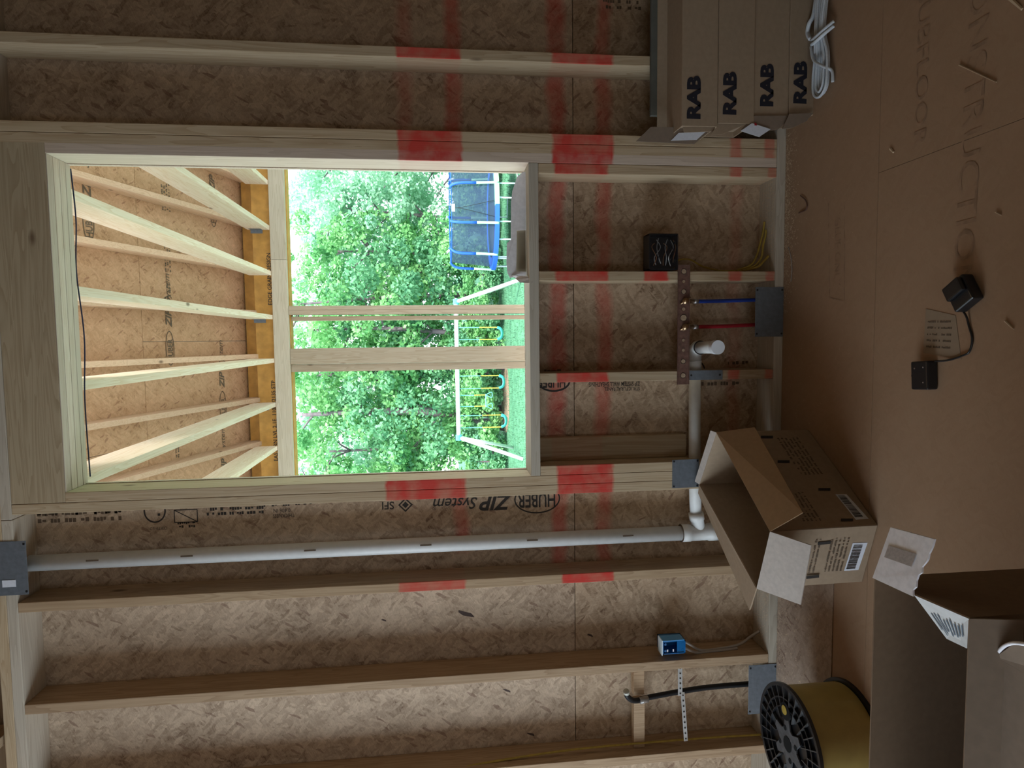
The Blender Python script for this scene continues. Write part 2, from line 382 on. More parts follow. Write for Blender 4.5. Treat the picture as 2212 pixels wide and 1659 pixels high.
# plates
board('bottom_plate', -3.3, -.62, 0, .14, 0, .038, p_plate, wall)
board('bottom_plate', -.618, 3.3, 0, .14, 0, .038, p_plate, wall)
board('top_plate', -3.3, -.62, 0, .14, ZT, ZT+.038, p_plate, wall)
board('top_plate', -.618, 3.3, 0, .14, ZT, ZT+.038, p_plate, wall)
board('top_plate', -3.3, -.9, 0, .14, ZT+.0385, ZT+.076, px, wall)
board('top_plate', -.898, 3.3, 0, .14, ZT+.0385, ZT+.076, px, wall)
board('rim_board', -3.3, 3.3, .10, .139, ZT+.077, 3.30, pine('rim', 0, tone=(.3, .22, .14), dark=(.2, .14, .09)), wall)
def stud(xc, z0=.0385, z1=ZT-.0005, mat=pz, y1=.1395, wd=.038):
    return board('stud', xc-wd/2, xc+wd/2, 0, y1, z0, z1, mat, wall)
for x in (1.092+2*G, 1.092+3*G, 1.092+4*G): stud(x)
stud(1.098, mat=pz_k)
stud(1.092+G, mat=pz_k)
stud(.7945, mat=pz_k); stud(.7555, mat=pz_k)
stud(.7205, z1=ZH, mat=p_jam)                               # right trimmer
stud(-.5425, z1=ZH, mat=pz_l); stud(-.5815, mat=pz_l)       # left trimmer, king
stud(-.9505, mat=pz_a)
stud(-1.343, mat=pz_d); stud(-1.745, mat=pz_d); stud(-2.15, mat=pz_d); stud(-2.556, mat=pz_d); stud(-2.96, mat=pz_d)
# under the sill
stud(.6815, z1=ZS-.0385, mat=pz_m)
stud(.268, z1=ZS-.0385, mat=pz_m); stud(-.132, z1=ZS-.0385, mat=pz_m); stud(-.5035, z1=ZS-.0385, mat=pz_l)
board('backing_board', -.484, -.388, .10, .1395, .37, ZS-.0385, pz_m, wall)
board('sill_plate', XL, XR, -.001, .1395, ZS-.038, ZS, p_jam if False else pine('pine_sill', 0, tone=(.55, .50, .42), dark=(.42, .36, .28), knots=False), wall)
# header plies and the flat boards of the soffit
for k in range(3):
    board('header_ply', XL-.038, XR+.038, .0 + k*.0475, .0445 + k*.0475, ZH+(.0 if k == 0 else .004*k), ZT-.001, p_head, wall)
for a, b in ((.002, .04), (.043, .08), (.083, .119), (.122, .1545)):
    board('soffit_strip', XL+.0005, XR-.0005, a, b, ZH-.0035, ZH-.0005, p_bright, wall, .0008)
# thin lit lining of the jambs (sheathing edge)
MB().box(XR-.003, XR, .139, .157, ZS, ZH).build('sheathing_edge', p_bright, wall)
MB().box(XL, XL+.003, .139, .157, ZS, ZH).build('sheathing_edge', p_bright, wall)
MB().tube(smooth_path([(.69, .17, 2.79), (.5, .172, 2.782), (.3, .17, 2.79), (.05, .172, 2.776), (-.2, .172, 2.787), (-.5, .17, 2.782)]), .0026, 6).build('membrane_strip', tape, wall)
# printing on the sheathing beside the opening (reads upwards)
U, T = ZP, -XP
WX = .14
def wtext(s, z, x, size, **k): return text(s, size, (x, WX, z), U, T, k.pop('mat', ink), wall, 'printed_lettering', **k)
oval('printed_oval', (-.652, WX, 1.005), U, T, .098, .062, .006, ink, wall)
wtext('HUBER', .925, -.628, .085, bold=.018, wide=.62)
wtext('ZIP', 1.115, -.630, .088, bold=.03, wide=.98, shear=.3)
wtext('System', 1.255, -.634, .070, bold=.008, wide=.92, shear=.3)
wtext('®', 1.43, -.668, .02)
wtext('SFI', 1.60, -.640, .045, bold=.01)
mb = MB()
c = Vector((-.655, WX-.001, 1.555))
for r0, r1 in ((.030, .022), (.014, .0)):
    v = [c + U*r0, c + T*r0, c - U*r0, c - T*r0, c + U*r1, c + T*r1, c - U*r1, c - T*r1]; mb.add(v, [(0, 1, 5, 4), (1, 2, 6, 5), (2, 3, 7, 6), (3, 0, 4, 7)])
mb.build('printed_diamond', ink, wall)
wtext('THICKNESS', 2.00, -.672, .022, wide=.75); wtext('0.406 IN', 2.015, -.650, .024, wide=.8)
smudges('fine_print', (-.655, WX, 2.12), U, T, 3, ink, wall, .22, .012, .007, 3)
smudges('fine_print', (-.628, WX, 1.92), U, T, 1, ink, wall, .2, .012, .006, 4)
mb = MB(); z0, z1, x0, x1 = 2.375, 2.462, -.69, -.64
for (a, b, c_, d) in ((z0, x0, z1, x0), (z0, x1, z1, x1), (z0, x0, z0, x1), (z1, x0, z1, x1), (z0, x0, z1, x1)):
    A = Vector((b, WX-.001, a)); B = Vector((d, WX-.001, c_)); t = (B-A).normalized().cross(YP)*.0018
    mb.add([A-t, B-t, B+t, A+t], [(0, 1, 2, 3)])
mb.build('printed_frame', ink, wall)
smudges('fine_print', (-.702, WX, 2.385), U, T, 2, ink, wall, .07, .010, .004, 5)
oval('printed_oval', (-.640, WX, 2.535), U, T, .042, .048, .006, ink, wall)
smudges('fine_print', (-.648, WX, 2.515), U, T, 1, ink, wall, .03, .016, .004, 7)
wtext('CERTIFIED', 2.49, -.705, .016, wide=.9)
smudges('fine_print', (-.655, WX, 2.66), U, T, 4, ink_soft, wall, .31, .016, .012, 6)
smudges('fine_print', (-.63, WX, 2.66), U, T, 1, ink_soft, wall, .31, .014, .012, 16)
for (ix, iy, w_, h_) in ((1005, 1326, 26, 6), (1148, 1586, 10, 3), (1095, 1492, 12, 3), (335, 1500, 8, 4), (830, 1340, 7, 2), (1275, 1372, 9, 3)):
    q = []
    for k in range(7):
        a = 2*math.pi*k/7; d = ray(ix+w_*math.cos(a)*rnd.uniform(.6, 1.1), iy+h_*math.sin(a)*rnd.uniform(.6, 1.2)+w_*.25*math.cos(a)); q.append(Vector((CX, -CD, CH))+d*((.1392+CD)/d[1]))
    mesh_obj('dark_flake', q, [tuple(range(7))], flat('dark_flake', (.07, .045, .04), .7), wall)
# printing in the bay under the sill
oval('printed_oval', (-.155, WX, .93), U, T, .07, .045, .008, ink, wall)
wtext('HUBER', .88, -.14, .06, bold=.02, wide=.65)
wtext('ZIP SYSTEM WALL SHEATHING', .56, -.163, .026, wide=.62, bold=.01)
wtext('STRUCTURAL PANEL', .56, -.185, .022, wide=.75, bold=.01)
oval('printed_arc', (-.12, WX, .33), U, T, .058, .05, .006, ink, wall, t0=.5, t1=1.0)
smudges('fine_print', (-.105, WX, .9), U, T, 1, ink_soft, wall, .12, .016, .01, 8)
smudges('fine_print', (-.083, WX, .08), U, T, 1, ink_soft, wall, .09, .014, .01, 9)
smudges('fine_print', (-.170, WX, .12), U, T, 2, ink_soft, wall, .20, .016, .01, 10)
smudges('fine_print', (1.37, WX, .56), U, T, 3, ink_soft, wall, .16, .013, .010, 11)

# the other walls and the ceiling of the room, open where daylight comes in
wl = struct('wall_left'); wr = struct('wall_right'); wb = struct('wall_rear'); ce = struct('ceiling')
mdk = osb('strand_board_side', 0, light=(.40, .30, .18), dark=(.26, .18, .10))
mb = MB(); mb.box(-3.45, -3.3, -.5, .155, 0, 3.3); mb.box(-3.45, -3.3, -5.3, -2.7, 0, 3.3); mb.box(-3.45, -3.3, -2.7, -.5, 2.5, 3.3); mb.box(-3.45, -3.3, -2.7, -.5, 0, .35); mb.build('sheathing_panel', mdk, wl)
MB().box(3.3, 3.45, -5.3, .155, 0, 3.3).build('sheathing_panel', mdk, wr)
mb = MB(); mb.box(-3.3, -2.0, -5.45, -5.3, 0, 3.3); mb.box(-1.1, 3.3, -5.45, -5.3, 0, 3.3); mb.box(-2., -1.1, -5.45, -5.3, 2.1, 3.3); mb.box(-2., -1.1, -5.45, -5.3, 0, .9); mb.build('sheathing_panel', osb('strand_board_rear', 1, light=(.40, .30, .18), dark=(.26, .18, .10)), wb)
MB().box(-3.45, 3.45, -5.45, .2, 3.3, 3.33).build('ceiling_sheet', o_roof, ce)
for k in range(13):
    x = -2.95 + k*.49
    board('ceiling_joist', x, x+.038, -5.3, .09, 3.06, 3.299, pine('joist_dark', 1, tone=(.42, .31, .2), dark=(.3, .2, .12)), ce, .002)

# ------------------------------------------------------------------ porch seen through the opening
porch = thing('porch', 'unfinished covered porch framing with bare rafters seen through window opening', 'porch', (0, 3.4, -.15))
pj = pine('pine_joist', 1, tone=(.86, .74, .63), dark=(.70, .52, .36), knots=True)
pr = pine('pine_rafter', 1, tone=(.78, .58, .44), dark=(.62, .42, .28), knots=True)
pp = pine('pine_post', 2, tone=(.52, .43, .33), dark=(.38, .29, .20))
pb = pine('pine_beam_face', 0, tone=(.56, .50, .41), dark=(.42, .36, .27))
SL = .333
def jz(x): return 2.845
for i, x in enumerate([2.59, 2.20, 1.79, 1.395, 1.008, .617, .235, -.146, -.535, -.923, -1.33, -1.73, -2.14]):
    board('ceiling_joist', x-.019, x+.019, .18, 3.40, 2.842, 3.027, pj, porch, .002)
    # rafter, sloping down to the beam
    y0, y1 = .18, 3.75; xo = x+.020 if i % 2 else x+.022
    zb = lambda y: 3.00 + SL*(3.40-y)
    mb = MB(); x0, x1 = xo, xo+.038
    mb.hexa([(x0, y0, zb(y0)), (x1, y0, zb(y0)), (x1, y1, zb(y1)), (x0, y1, zb(y1)), (x0, y0, zb(y0)+.147), (x1, y0, zb(y0)+.147), (x1, y1, zb(y1)+.147), (x0, y1, zb(y1)+.147)])
    bevel(mb.build('rafter', pr, porch), .002)
    if i in (4, 6, 8, 10):
        MB().box(x-.0215, x-.0195, 3.33, 3.399, 2.90, 3.0).box(x-.05, x-.0195, 3.396, 3.399, 2.90, 3.0).build('joist_hanger', steel, porch)
# roof sheets: courses of strand board above the rafters with joints at two slopes lines
zr = lambda y: 3.149 + SL*(3.40-y)
cuts = [.16, 1.15, 2.37, 3.80]
for r_ in range(3):
    xs = [-3.0, -.71, 1.73, 3.3] if r_ % 2 else [-3.0, .03, 2.47, 3.3]
    for j in range(3):
        y0, y1 = cuts[r_]+.002, cuts[r_+1]-.002; x0, x1 = xs[j]+.002, xs[j+1]-.002
        MB().hexa([(x0, y0, zr(y0)), (x1, y0, zr(y0)), (x1, y1, zr(y1)), (x0, y1, zr(y1)), (x0, y0, zr(y0)+.012), (x1, y0, zr(y0)+.012), (x1, y1, zr(y1)+.012), (x0, y1, zr(y1)+.012)]).build('roof_sheet', o_roof, porch)
MB().hexa([(-3.0, .16, zr(.16)+.0125), (3.3, .16, zr(.16)+.0125), (3.3, 3.82, zr(3.82)+.0125), (-3.0, 3.82, zr(3.82)+.0125), (-3.0, .16, zr(.16)+.03), (3.3, .16, zr(.16)+.03), (3.3, 3.82, zr(3.82)+.03), (-3.0, 3.82, zr(3.82)+.03)]).build('added_roof_layer', concrete, porch)  # unseen layer added over the sheets to stop sun through their joints
MB().box(-3.0, 3.0, 3.50, 3.54, 3.0005, 3.095).build('added_eave_block', ochre, porch)  # ochre strip added above the beam, also to stop low light
MB().box(-3.0, 3.3, 3.83, 3.87, 2.86, 3.06).build('added_fascia', pb, porch)  # board added at the eave to keep low light off the roof underside
def rtext(s, x, y, size, flip=False, **k):
    # reads along -X or +X on the underside (normal points down)
    X = Vector((1, 0, 0)); Y = X.cross(Vector((0, -SL, -1)).normalized()) * -1
    n = Vector((0, -SL, -1)).normalized(); Y = n.cross(X)
    return text(s, size, (x, y, zr(y)), X, Y, k.pop('mat', ink_roof), porch, 'roof_lettering', lift=.003, **k)
def roval(x, y, a, b, th):
    n = Vector((0, -SL, -1)).normalized(); X = Vector((1, 0, 0)); return oval('roof_oval', (x, y, zr(y)), X, n.cross(X), a, b, th, ink_roof, porch, lift=.003)
def rsm(x, y, rows, wid, seed, h=.014):
    n = Vector((0, -SL, -1)).normalized(); X = Vector((1, 0, 0)); return smudges('roof_fine_print', (x, y, zr(y)), X, n.cross(X), rows, ink_roof, porch, wid, h, .010, seed, lift=.003)
for (x, y) in ((-.02, 2.62), (-.52, 3.18), (-1.25, 3.16), (.8, 1.98), (1.1, 3.16)):
    roval(x, y, .13, .045, .007); rtext('HUBER', x-.10, y+.027, .075, bold=.012, wide=.72)
    rtext('ZIP', x+.16, y+.027, .085, bold=.03, shear=.3); rtext('System', x+.34, y+.025, .075, shear=.3)
for k, (x, y, rows, wd) in enumerate(((-.05, 1.80, 4, .34), (-.62, 1.80, 4, .36), (.30, 1.82, 3, .30), (.72, 1.80, 4, .32), (1.2, 1.8, 5, .2), (.55, 2.62, 3, .2), (1.0, 2.62, 4, .22), (-.9, 2.64, 2, .2), (-.85, 1.80, 3, .12), (-1.2, 3.2, 4, .2), (.35, 2.63, 2, .12), (-1.6, 1.8, 4, .3))):
    rsm(x, y, rows, wd, 20+k)
for (x, y) in ((-.36, 1.78), (-.68, 1.79), (.47, 1.80), (.32, 2.61)):
    roval(x, y, .045, .04, .006); rsm(x-.02, y, 1, .04, 40, .016)
# laminated beam, its inner face board and the posts
board('laminated_beam', -3.0, 3.0, 3.442, 3.55, 2.70, 3.0, ochre, porch)
board('beam_face_board', .735, 3.0, 3.402, 3.441, 2.708, 2.841, pb, porch); board('beam_face_board', -3.0, .733, 3.402, 3.441, 2.708, 2.841, pb, porch)
text('EASTERN LVL 2.1E  1100/2135 STP', .052, (.38, 3.441, 2.852), -XP, ZP*-1, ink, porch, 'beam_lettering', bold=.012, wide=.95) if False else None
text('EASTERN LVL 2.1E  1100F/2135 STP', .048, (-1.05, 3.442, 2.852), XP, ZP, ink, porch, 'beam_lettering', bold=.014, wide=1.0)
text('EDGE GRAIN DESIGN', .048, (.34, 3.442, 2.852), XP, ZP, ink, porch, 'beam_lettering', bold=.014, wide=1.0)
for a, b, c_, d in ((.295, .333, 3.41, 3.55), (.256, .294, 3.41, 3.55), (.203, .241, 3.47, 3.55), (-.182, -.043, 3.41, 3.448), (-.252, -.186, 3.43, 3.55)):
    board('post', a, b, c_, d, -.145, 2.706, pp, porch)
for x in (2.3, -2.6): board('post', x, x+.14, 3.41, 3.55, -.145, 2.706, pp, porch)
MB().box(-3.2, 3.2, .16, 3.7, -.30, -.15).build('added_bounce_slab', concrete, porch)  # unseen slab added to bounce neutral light up to the porch ceiling

# ------------------------------------------------------------------ plumbing
VX, VY, HY = -.803, .062, .07
dp = thing('drain_pipe', 'white plastic drain pipe: tall stack, tee, branch and capped stub', 'pipe', (VX, VY, .04))
MB().tube([(VX, VY, .36), (VX, VY, 2.96)], .0302, 28).build('stack_pipe', pvc, dp, True)
MB().tube([(VX, VY, .055), (VX, VY, .10), (VX, VY, .10), (VX, VY, .245)], [.0302]*4, 28).build('lower_pipe', pvc, dp, True)
te = MB().tube([(VX, VY, .245), (VX, VY, .285), (VX, VY, .287), (VX, VY, .365), (VX, VY, .367), (VX, VY, .405)], [.037, .037, .034, .034, .037, .037], 28)
te.tube([(VX, VY, .325), (VX+.055, VY, .335), (VX+.055, VY, .335), (VX+.085, VY, .340)], [.029, .028, .0315, .0315], 24)
te.build('tee_fitting', pvc, dp, True)
mb = MB().ring((VX, VY, .404), (0, 0, 1), .030, .0375, .0015, 28); mb.build('joint_line', ink_soft, dp)
MB().tube([(VX+.08, VY, .340), (-.58, HY, .343), (-.11, HY, .347)], .0245, 24).build('branch_pipe', pvc, dp, True)
el = MB().tube([(-.115, HY, .347), (-.070, HY, .348)], .0285, 24)
el.tube([(-.075, HY, .348), (-.045, HY-.004, .349), (-.028, HY-.016, .350), (-.021, HY-.034, .350), (-.020, .004, .351)], [.0285]*5, 24)
el.build('elbow_fitting', pvc, dp, True)
MB().ring((-.114, HY, .347), (-1, 0, 0), .0245, .0288, .0012, 24).build('joint_line', ink_soft, dp)
MB().ring((-.020, .0035, .351), (0, -1, 0), .0243, .0288, .0012, 28).build('joint_line', ink, dp)
MB().tube([(-.020, .006, .351), (-.017, -.145, .352)], .0243, 28).build('stub_pipe', pvc, dp, True)
cp = MB().tube([(-.017, -.140, .352), (-.017, -.168, .352)], .0268, 28).build('stub_cap', flat('cap_pvc', (.74, .76, .80), .45), dp, False)
for z in (1.02, 1.45, 1.90, 2.36, .62, 2.7):
    MB().add([(VX+.006, VY-.0308, z), (VX+.012, VY-.0295, z), (VX+.012, VY-.0295, z+.045), (VX+.006, VY-.0308, z+.045)], [(0, 1, 2, 3)]).build('pipe_marking', ink_soft, dp)

def plate(name, label, x0, x1, z0, z1, y=-.0015, holes=((.1, .1), (.9, .9)), group=None, extra=None, th=.0015):
    t = thing(name, label, 'metal plate', ((x0+x1)/2, y, z0), group)
    o = bevel(MB().box(x0, x1, y-th, y, z0, z1).build('steel_sheet', steel, t), .0006, 1)
    for (a, b) in holes:
        MB().ring((x0+(x1-x0)*a, y-th-.0003, z0+(z1-z0)*b), (0, -1, 0), .0, .004, .0015, 10).build('nail_head', blk, o)
    return t
g4 = ((.06, .06), (.94, .06), (.06, .94), (.94, .94))
plate('guard_plate', 'grey steel guard plate over the bottom plate below blue and red tubes', .021, .223, -.005+.006, .122, holes=g4, group='grey steel guard plates on the framing')
plate('guard_plate', 'square grey steel guard plate across three studs above the open carton', -.593, -.476, .355, .468, holes=g4, group='grey steel guard plates on the framing')
plate('guard_plate', 'narrow grey steel guard plate strapping the white branch pipe to a short stud', -.1515, -.1125, .258, .406, holes=((.5, .08), (.5, .9)), group='grey steel guard plates on the framing')
plate('guard_plate', 'grey steel guard plate at floor behind the cable spool', -1.583, -1.367, .001, .127, holes=g4, group='grey steel guard plates on the framing')
tp = plate('guard_plate', 'dark steel guard plate on the top plate above the white stack, white sticker on it', -.90, -.697, 2.93, 3.045, holes=g4, group='grey steel guard plates on the framing')
MB().box(-.868, -.842, -.0045, -.0031, 2.972, 3.018).build('sticker', paper, tp.children[0])

# water tubes and the brown perforated support strap
br = thing('tube_support_strap', 'reddish brown perforated metal strap nailed across two short studs', 'bracket', (.06, 0, .40))
x0, x1, z0, z1 = -.168, .312, .402, .450; y = -.004; zc = .426
holes = [(.285, .010), (.10, .013), (.055, .008), (.135, .007), (.01, .006), (-.03, .006), (-.075, .009), (-.132, .010), (.205, .009), (.245, .006)]
sst = MB().box(x0, x1, y, y+.0015, z0, z1).build('strap_sheet', rust, br)
for hx, hr in holes: MB().ring((hx, y-.0002, zc), (0, -1, 0), 0, hr, .0004, 16).build('strap_hole', o_lo, sst); MB().ring((hx, y-.0002, zc), (0, -1, 0), hr, hr+.0015, .0012, 16).build('hole_rim', blk if hr > .008 else rust, sst)
for zz in (z0, z1): MB().box(x0, x1, y-.004, y+.001, zz-.001, zz+.001).build('strap_lip', rust, br)
for nm, col, x, lab in (('water_tube', blue, .170, 'blue plastic water tube rising out of the bottom plate to the brown strap'), ('water_tube', red, .066, 'red plastic water tube rising out of the bottom plate to the brown strap')):
    t = thing(nm, lab, 'tube', (x, .05, .04), 'plastic water tubes')
    MB().tube(smooth_path([(x+.006, .06, .039), (x+.004, .055, .12), (x, .048, .25), (x-.002, .03, .362)]), .0079, 16).build('tube', col, t, True)
    MB().tube([(x-.002, .031, .352), (x-.002, .026, .372)], .0098, 16).build('crimp_ring', crimp, t, True)
    MB().tube([(x-.002, .026, .372), (x-.002, .018, .400), (x-.002, .010, .412), (x-.001, -.004, .418)], [.008, .0095, .011, .011], 16).tube([(x-.002, .0, .418), (x-.002, -.014, .42)], .013, 16).tube([(x-.014, -.008, .440), (x+.012, -.008, .398)], .0035, 8).build('elbow', brass, t, True)

# black vent pipe in the far left bay with blocking and strap
bp_ = thing('gas_pipe', 'slim black pipe bent over at its top behind a wooden block', 'pipe', (-1.49, .07, .04))
MB().tube(smooth_path([(-1.49, .07, .05), (-1.492, .068, .3), (-1.505, .05, .545), (-1.503, .03, .60), (-1.488, .012, .632), (-1.462, -.004, .655), (-1.445, -.01, .66)], 6), .0115, 14).build('pipe_run', blk_pipe, bp_, True)
MB().tube([(-1.4450, -.01, .66), (-1.432, -.016, .664)], .0125, 14).build('bright_end', flat('clear_end', (.5, .5, .45), .1, spec=.9), bp_, True)
MB().tube([(-1.503, .036, .555), (-1.505, .030, .592)], .0145, 14).build('clear_wrap', flat('clear_wrap', (.25, .22, .2), .1, spec=.9), bp_, True)
board('blocking', -1.726, -1.5175, .052, .09, .562, .610, p_bright if False else pz_d, wall); board('blocking', -1.492, -1.362, .052, .09, .565, .612, pz_d, wall)
def strapm(name, label, pts, wd):
    t = thing(name, label, 'metal strap', pts[0])
    mb = MB()
    for a, b in zip(pts[:-1], pts[1:]):
        a = Vector(a); b = Vector(b); mb.hexa([a+Vector((0, 0, -wd/2)), b+Vector((0, 0, -wd/2)), b+Vector((0, .0012, -wd/2)), a+Vector((0, .0012, -wd/2)), a+Vector((0, 0, wd/2)), b+Vector((0, 0, wd/2)), b+Vector((0, .0012, wd/2)), a+Vector((0, .0012, wd/2))])
    so = mb.build('strap_sheet', flat('bright_strap', (.52, .54, .56), .35, metal=.5), t)
    mb = MB(); A, B = Vector(pts[0]), Vector(pts[-1]); n = int((B-A).length/.022)
    for k in range(n):
        p = A.lerp(B, (k+.5)/n); mb.ring(p+Vector((0, -.0012, 0)), (0, -1, 0), 0, .0038, .0008, 8)
    tag(mb.build('strap_hole', blk, so), kind='stuff'); return t
strapm('hanger_strap', 'short perforated bright metal strap from stud to the black pipe', [(-1.364, .03, .416), (-1.498, .032, .414)], .019)
strapm('hanger_strap', 'long perforated bright metal strap from black pipe to far stud', [(-1.486, .036, .402), (-1.70, .03, .388)], .017)

# ------------------------------------------------------------------ electrical
def ebox(name, label, loc, w_, h_, d_, mat, rim):
    t = thing(name, label, 'electrical box', loc); x, y, z = loc; th = .004
    m = MB(); m.box(x-w_/2, x+w_/2, y+d_-th, y+d_, z, z+h_); m.box(x-w_/2, x-w_/2+th, y, y+d_, z, z+h_); m.box(x+w_/2-th, x+w_/2, y, y+d_, z, z+h_)
    m.box(x-w_/2, x+w_/2, y, y+d_, z, z+th); m.box(x-w_/2, x+w_/2, y, y+d_, z+h_-th, z+h_); m.build('box_shell', mat, t)
    for s in (-1, 1):
        MB().tube([(x+w_*.25*s, y+.002, z+h_-.012), (x+w_*.25*s, y+.03, z+h_-.012)], .005, 8).build('screw_boss', mat, t); MB().tube([(x+w_*.25*s, y+.002, z+.012), (x+w_*.25*s, y+.03, z+.012)], .005, 8).build('screw_boss', mat, t)
    return t
eb = ebox('outlet_box', 'double black plastic electrical box on a short stud, stuffed with wires under plastic film', (.363, -.008, .452), .142, .118, .075, blk, True)
for k in range(9):
    z = .47+.01*k; r = random.Random(k)
    MB().tube(smooth_path([(.305+r.uniform(0, .02), .0, z), (.34, -.008-r.random()*.008, z+r.uniform(-.01, .02)), (.38, -.004, z+r.uniform(-.02, .02)), (.415+r.uniform(-.02, .01), .004, z+r.uniform(-.01, .01))], 5), .0017, 6).build('wire', (flat('bare_copper', (.6, .35, .2), .3, metal=.9) if k % 4 == 0 else flat('wire_white', (.5, .5, .5), .4) if k % 2 else blk), eb)
mw = new_mat('plastic_film', .12, .6)[0]; mw.node_tree.nodes['Principled BSDF'].inputs['Base Color'].default_value = (.03, .03, .035, 1); mw.node_tree.nodes['Principled BSDF'].inputs['Alpha'].default_value = .35
vs = []; fs = []; r = random.Random(3)
for i in range(9):
    for j in range(9): vs.append((.292+i*.0177, -.010-abs(r.gauss(0, .006)), .453+j*.0145))
for i in range(8):
    for j in range(8): a = i*9+j; fs.append((a, a+9, a+10, a+1))
mesh_obj('plastic_film', vs, fs, mw, eb, True)
def cable(name, label, pts, r, mat, group=None, n=8, flatk=1.0):
    t = tag(MB().tube(smooth_path(pts, 8), r, n, flatk=flatk).build(name, mat, None, True), label, 'cable', group); return t
cable('electric_cable', 'thin yellow cable curving from black outlet box down to the short stud', [(.30, .02, .455), (.335, .05, .43), (.345, .10, .36), (.318, .11, .30), (.300, .11, .22), (.302, .11, .14)], .0035, yel, 'yellow cables by the outlet box')
cable('electric_cable', 'upper yellow cable loop rising from bottom plate, its tip bent over', [(.302, .105, .15), (.32, .09, .10), (.36, .085, .075), (.42, .08, .06), (.46, .08, .05), (.50, .08, .046)], .0045, yel, 'yellow cables by the outlet box')
cable('electric_cable', 'lower yellow cable loop beside the bottom plate sawdust', [(.298, .10, .14), (.315, .08, .09), (.35, .075, .06), (.40, .07, .055), (.44, .07, .045), (.465, .07, .044)], .0045, yel, 'yellow cables by the outlet box')
cable('electric_cable', 'short yellow cable end poking toward the floor by short stud', [(.300, .09, .13), (.31, .06, .085), (.335, .05, .06), (.355, .045, .044)], .005, yel, 'yellow cables by the outlet box')
bb = ebox('outlet_box', 'small glossy blue plastic electrical box with bright glints on a stud side', (-1.268, .0, .405), .056, .098, .07, cyan_box, False)
MB().box(-1.296, -1.24, .003, .006, .405, .44).build('box_cover', cyan_box, bb)
MB().box(-1.300, -1.236, .0, .05, .5035, .507).build('film_glare', flat('film_glare', (.75, .90, 1.0), .15, spec=.9), bb)  # glare on the box edges, put into the colour of pale film strips
MB().box(-1.2398, -1.2370, .0, .05, .410, .5035).build('film_glare', flat('film_glare_blue', (.10, .40, .85), .15, spec=.9), bb)
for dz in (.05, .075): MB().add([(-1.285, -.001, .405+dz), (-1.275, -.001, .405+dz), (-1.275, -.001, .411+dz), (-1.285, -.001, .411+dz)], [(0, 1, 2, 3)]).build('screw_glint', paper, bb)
cable('electric_cable', 'pale grey cable hanging from blue electrical box to bottom plate', [(-1.26, .05, .405), (-1.28, .04, .37), (-1.312, .05, .32), (-1.318, .06, .25), (-1.31, .07, .14), (-1.28, .08, .075), (-1.26, .08, .04)], .0055, grey_c, 'grey cables at the blue box')
cable('electric_cable', 'second pale cable beside it from blue electrical box, stapled to stud', [(-1.285, .05, .405), (-1.30, .03, .375), (-1.320, .045, .33), (-1.3205, .05, .24), (-1.3205, .06, .15)], .0055, grey_c, 'grey cables at the blue box')
cable('electric_cable', 'yellow cable stapled up the far left stud with a loop on top', [(-1.712, .05, .04), (-1.706, .05, .34), (-1.708, .05, .85), (-1.724, .035, 1.24), (-1.735, .02, 1.35), (-1.76, -.012, 1.40), (-1.79, -.02, 1.38)], .0045, yel)

# torn paper flashing left on the sill
sp = thing('torn_cardboard', 'torn pale grey cardboard strip with a slot lying on the window sill', 'cardboard', (.45, .1, ZS))
def poly(name, pts, th, nrm, mat, parent):
    n = Vector(nrm).normalized()*th; k = len(pts); P = [Vector(p) for p in pts]
    return MB().add(P + [p+n for p in P], [tuple(range(k)), tuple(range(2*k-1, k-1, -1))] + [(i, i+k, (i+1) % k+k, (i+1) % k) for i in range(k)]).build(name, mat, parent)
pw = flat('sill_card', (.78, .76, .79), .8, var=.08, scale=60, spec=.1)
yb = .075
def P_(ix, iy, Y):  # a point of the plane at depth Y
    d = ray(ix, iy); return Vector((CX, -CD, CH)) + d*((Y+CD)/d[1])
zz = ZS+.001
poly('upright_strip', [(.685, yb, zz), (.685, yb, 1.060), (.665, yb-.005, 1.085), (.61, yb, 1.104), (.565, yb, 1.110), (.42, yb+.004, 1.112), (.405, yb, 1.128), (.33, yb, 1.131), (.292, yb, 1.128), (.292, yb, 1.092), (.455, yb, 1.088), (.457, yb, zz)], .003, (0, 1, 0), pw, sp)
poly('upright_strip', [(.2925, yb, 1.095), (.2925, yb, zz), (.278, yb, zz), (.268, yb, 1.118), (.29, yb, 1.129)], .003, (0, 1, 0), pw, sp)
poly('folded_flap', [(.277, yb, 1.115), (.262, yb-.01, 1.095), (.244, yb-.06, 1.085), (.240, yb-.078, 1.040), (.262, yb-.075, 1.030), (.275, yb-.01, 1.056)], .002, (.3, .9, .2), pw, sp)
poly('slot_back', [(.46, yb+.012, zz), (.46, yb+.012, 1.088), (.29, yb+.012, 1.092), (.29, yb+.012, zz)], .002, (0, 1, 0), flat('slot_card', (.25, .20, .14), .8), sp)

# ------------------------------------------------------------------ cartons
def bars(name, org, X, Y, wd, ht, parent, n=26, seed=0, lift=.0012):
    r = random.Random(seed); mb = MB(); X = Vector(X); Y = Vector(Y); Z = X.normalized().cross(Y.normalized()); org = Vector(org)+Z*lift
    x = 0; st = wd/n
    while x < wd:
        b_ = st*r.choice((.35, .5, .9, 1.4)); mb.add([org+X*x, org+X*(x+b_)*1, org+X*(x+b_)+Y*ht, org+X*x+Y*ht], [(0, 1, 2, 3)]); x += b_+st*r.choice((.5, .6, 1))
    return tag(mb.build(name, ink, parent), kind='stuff')
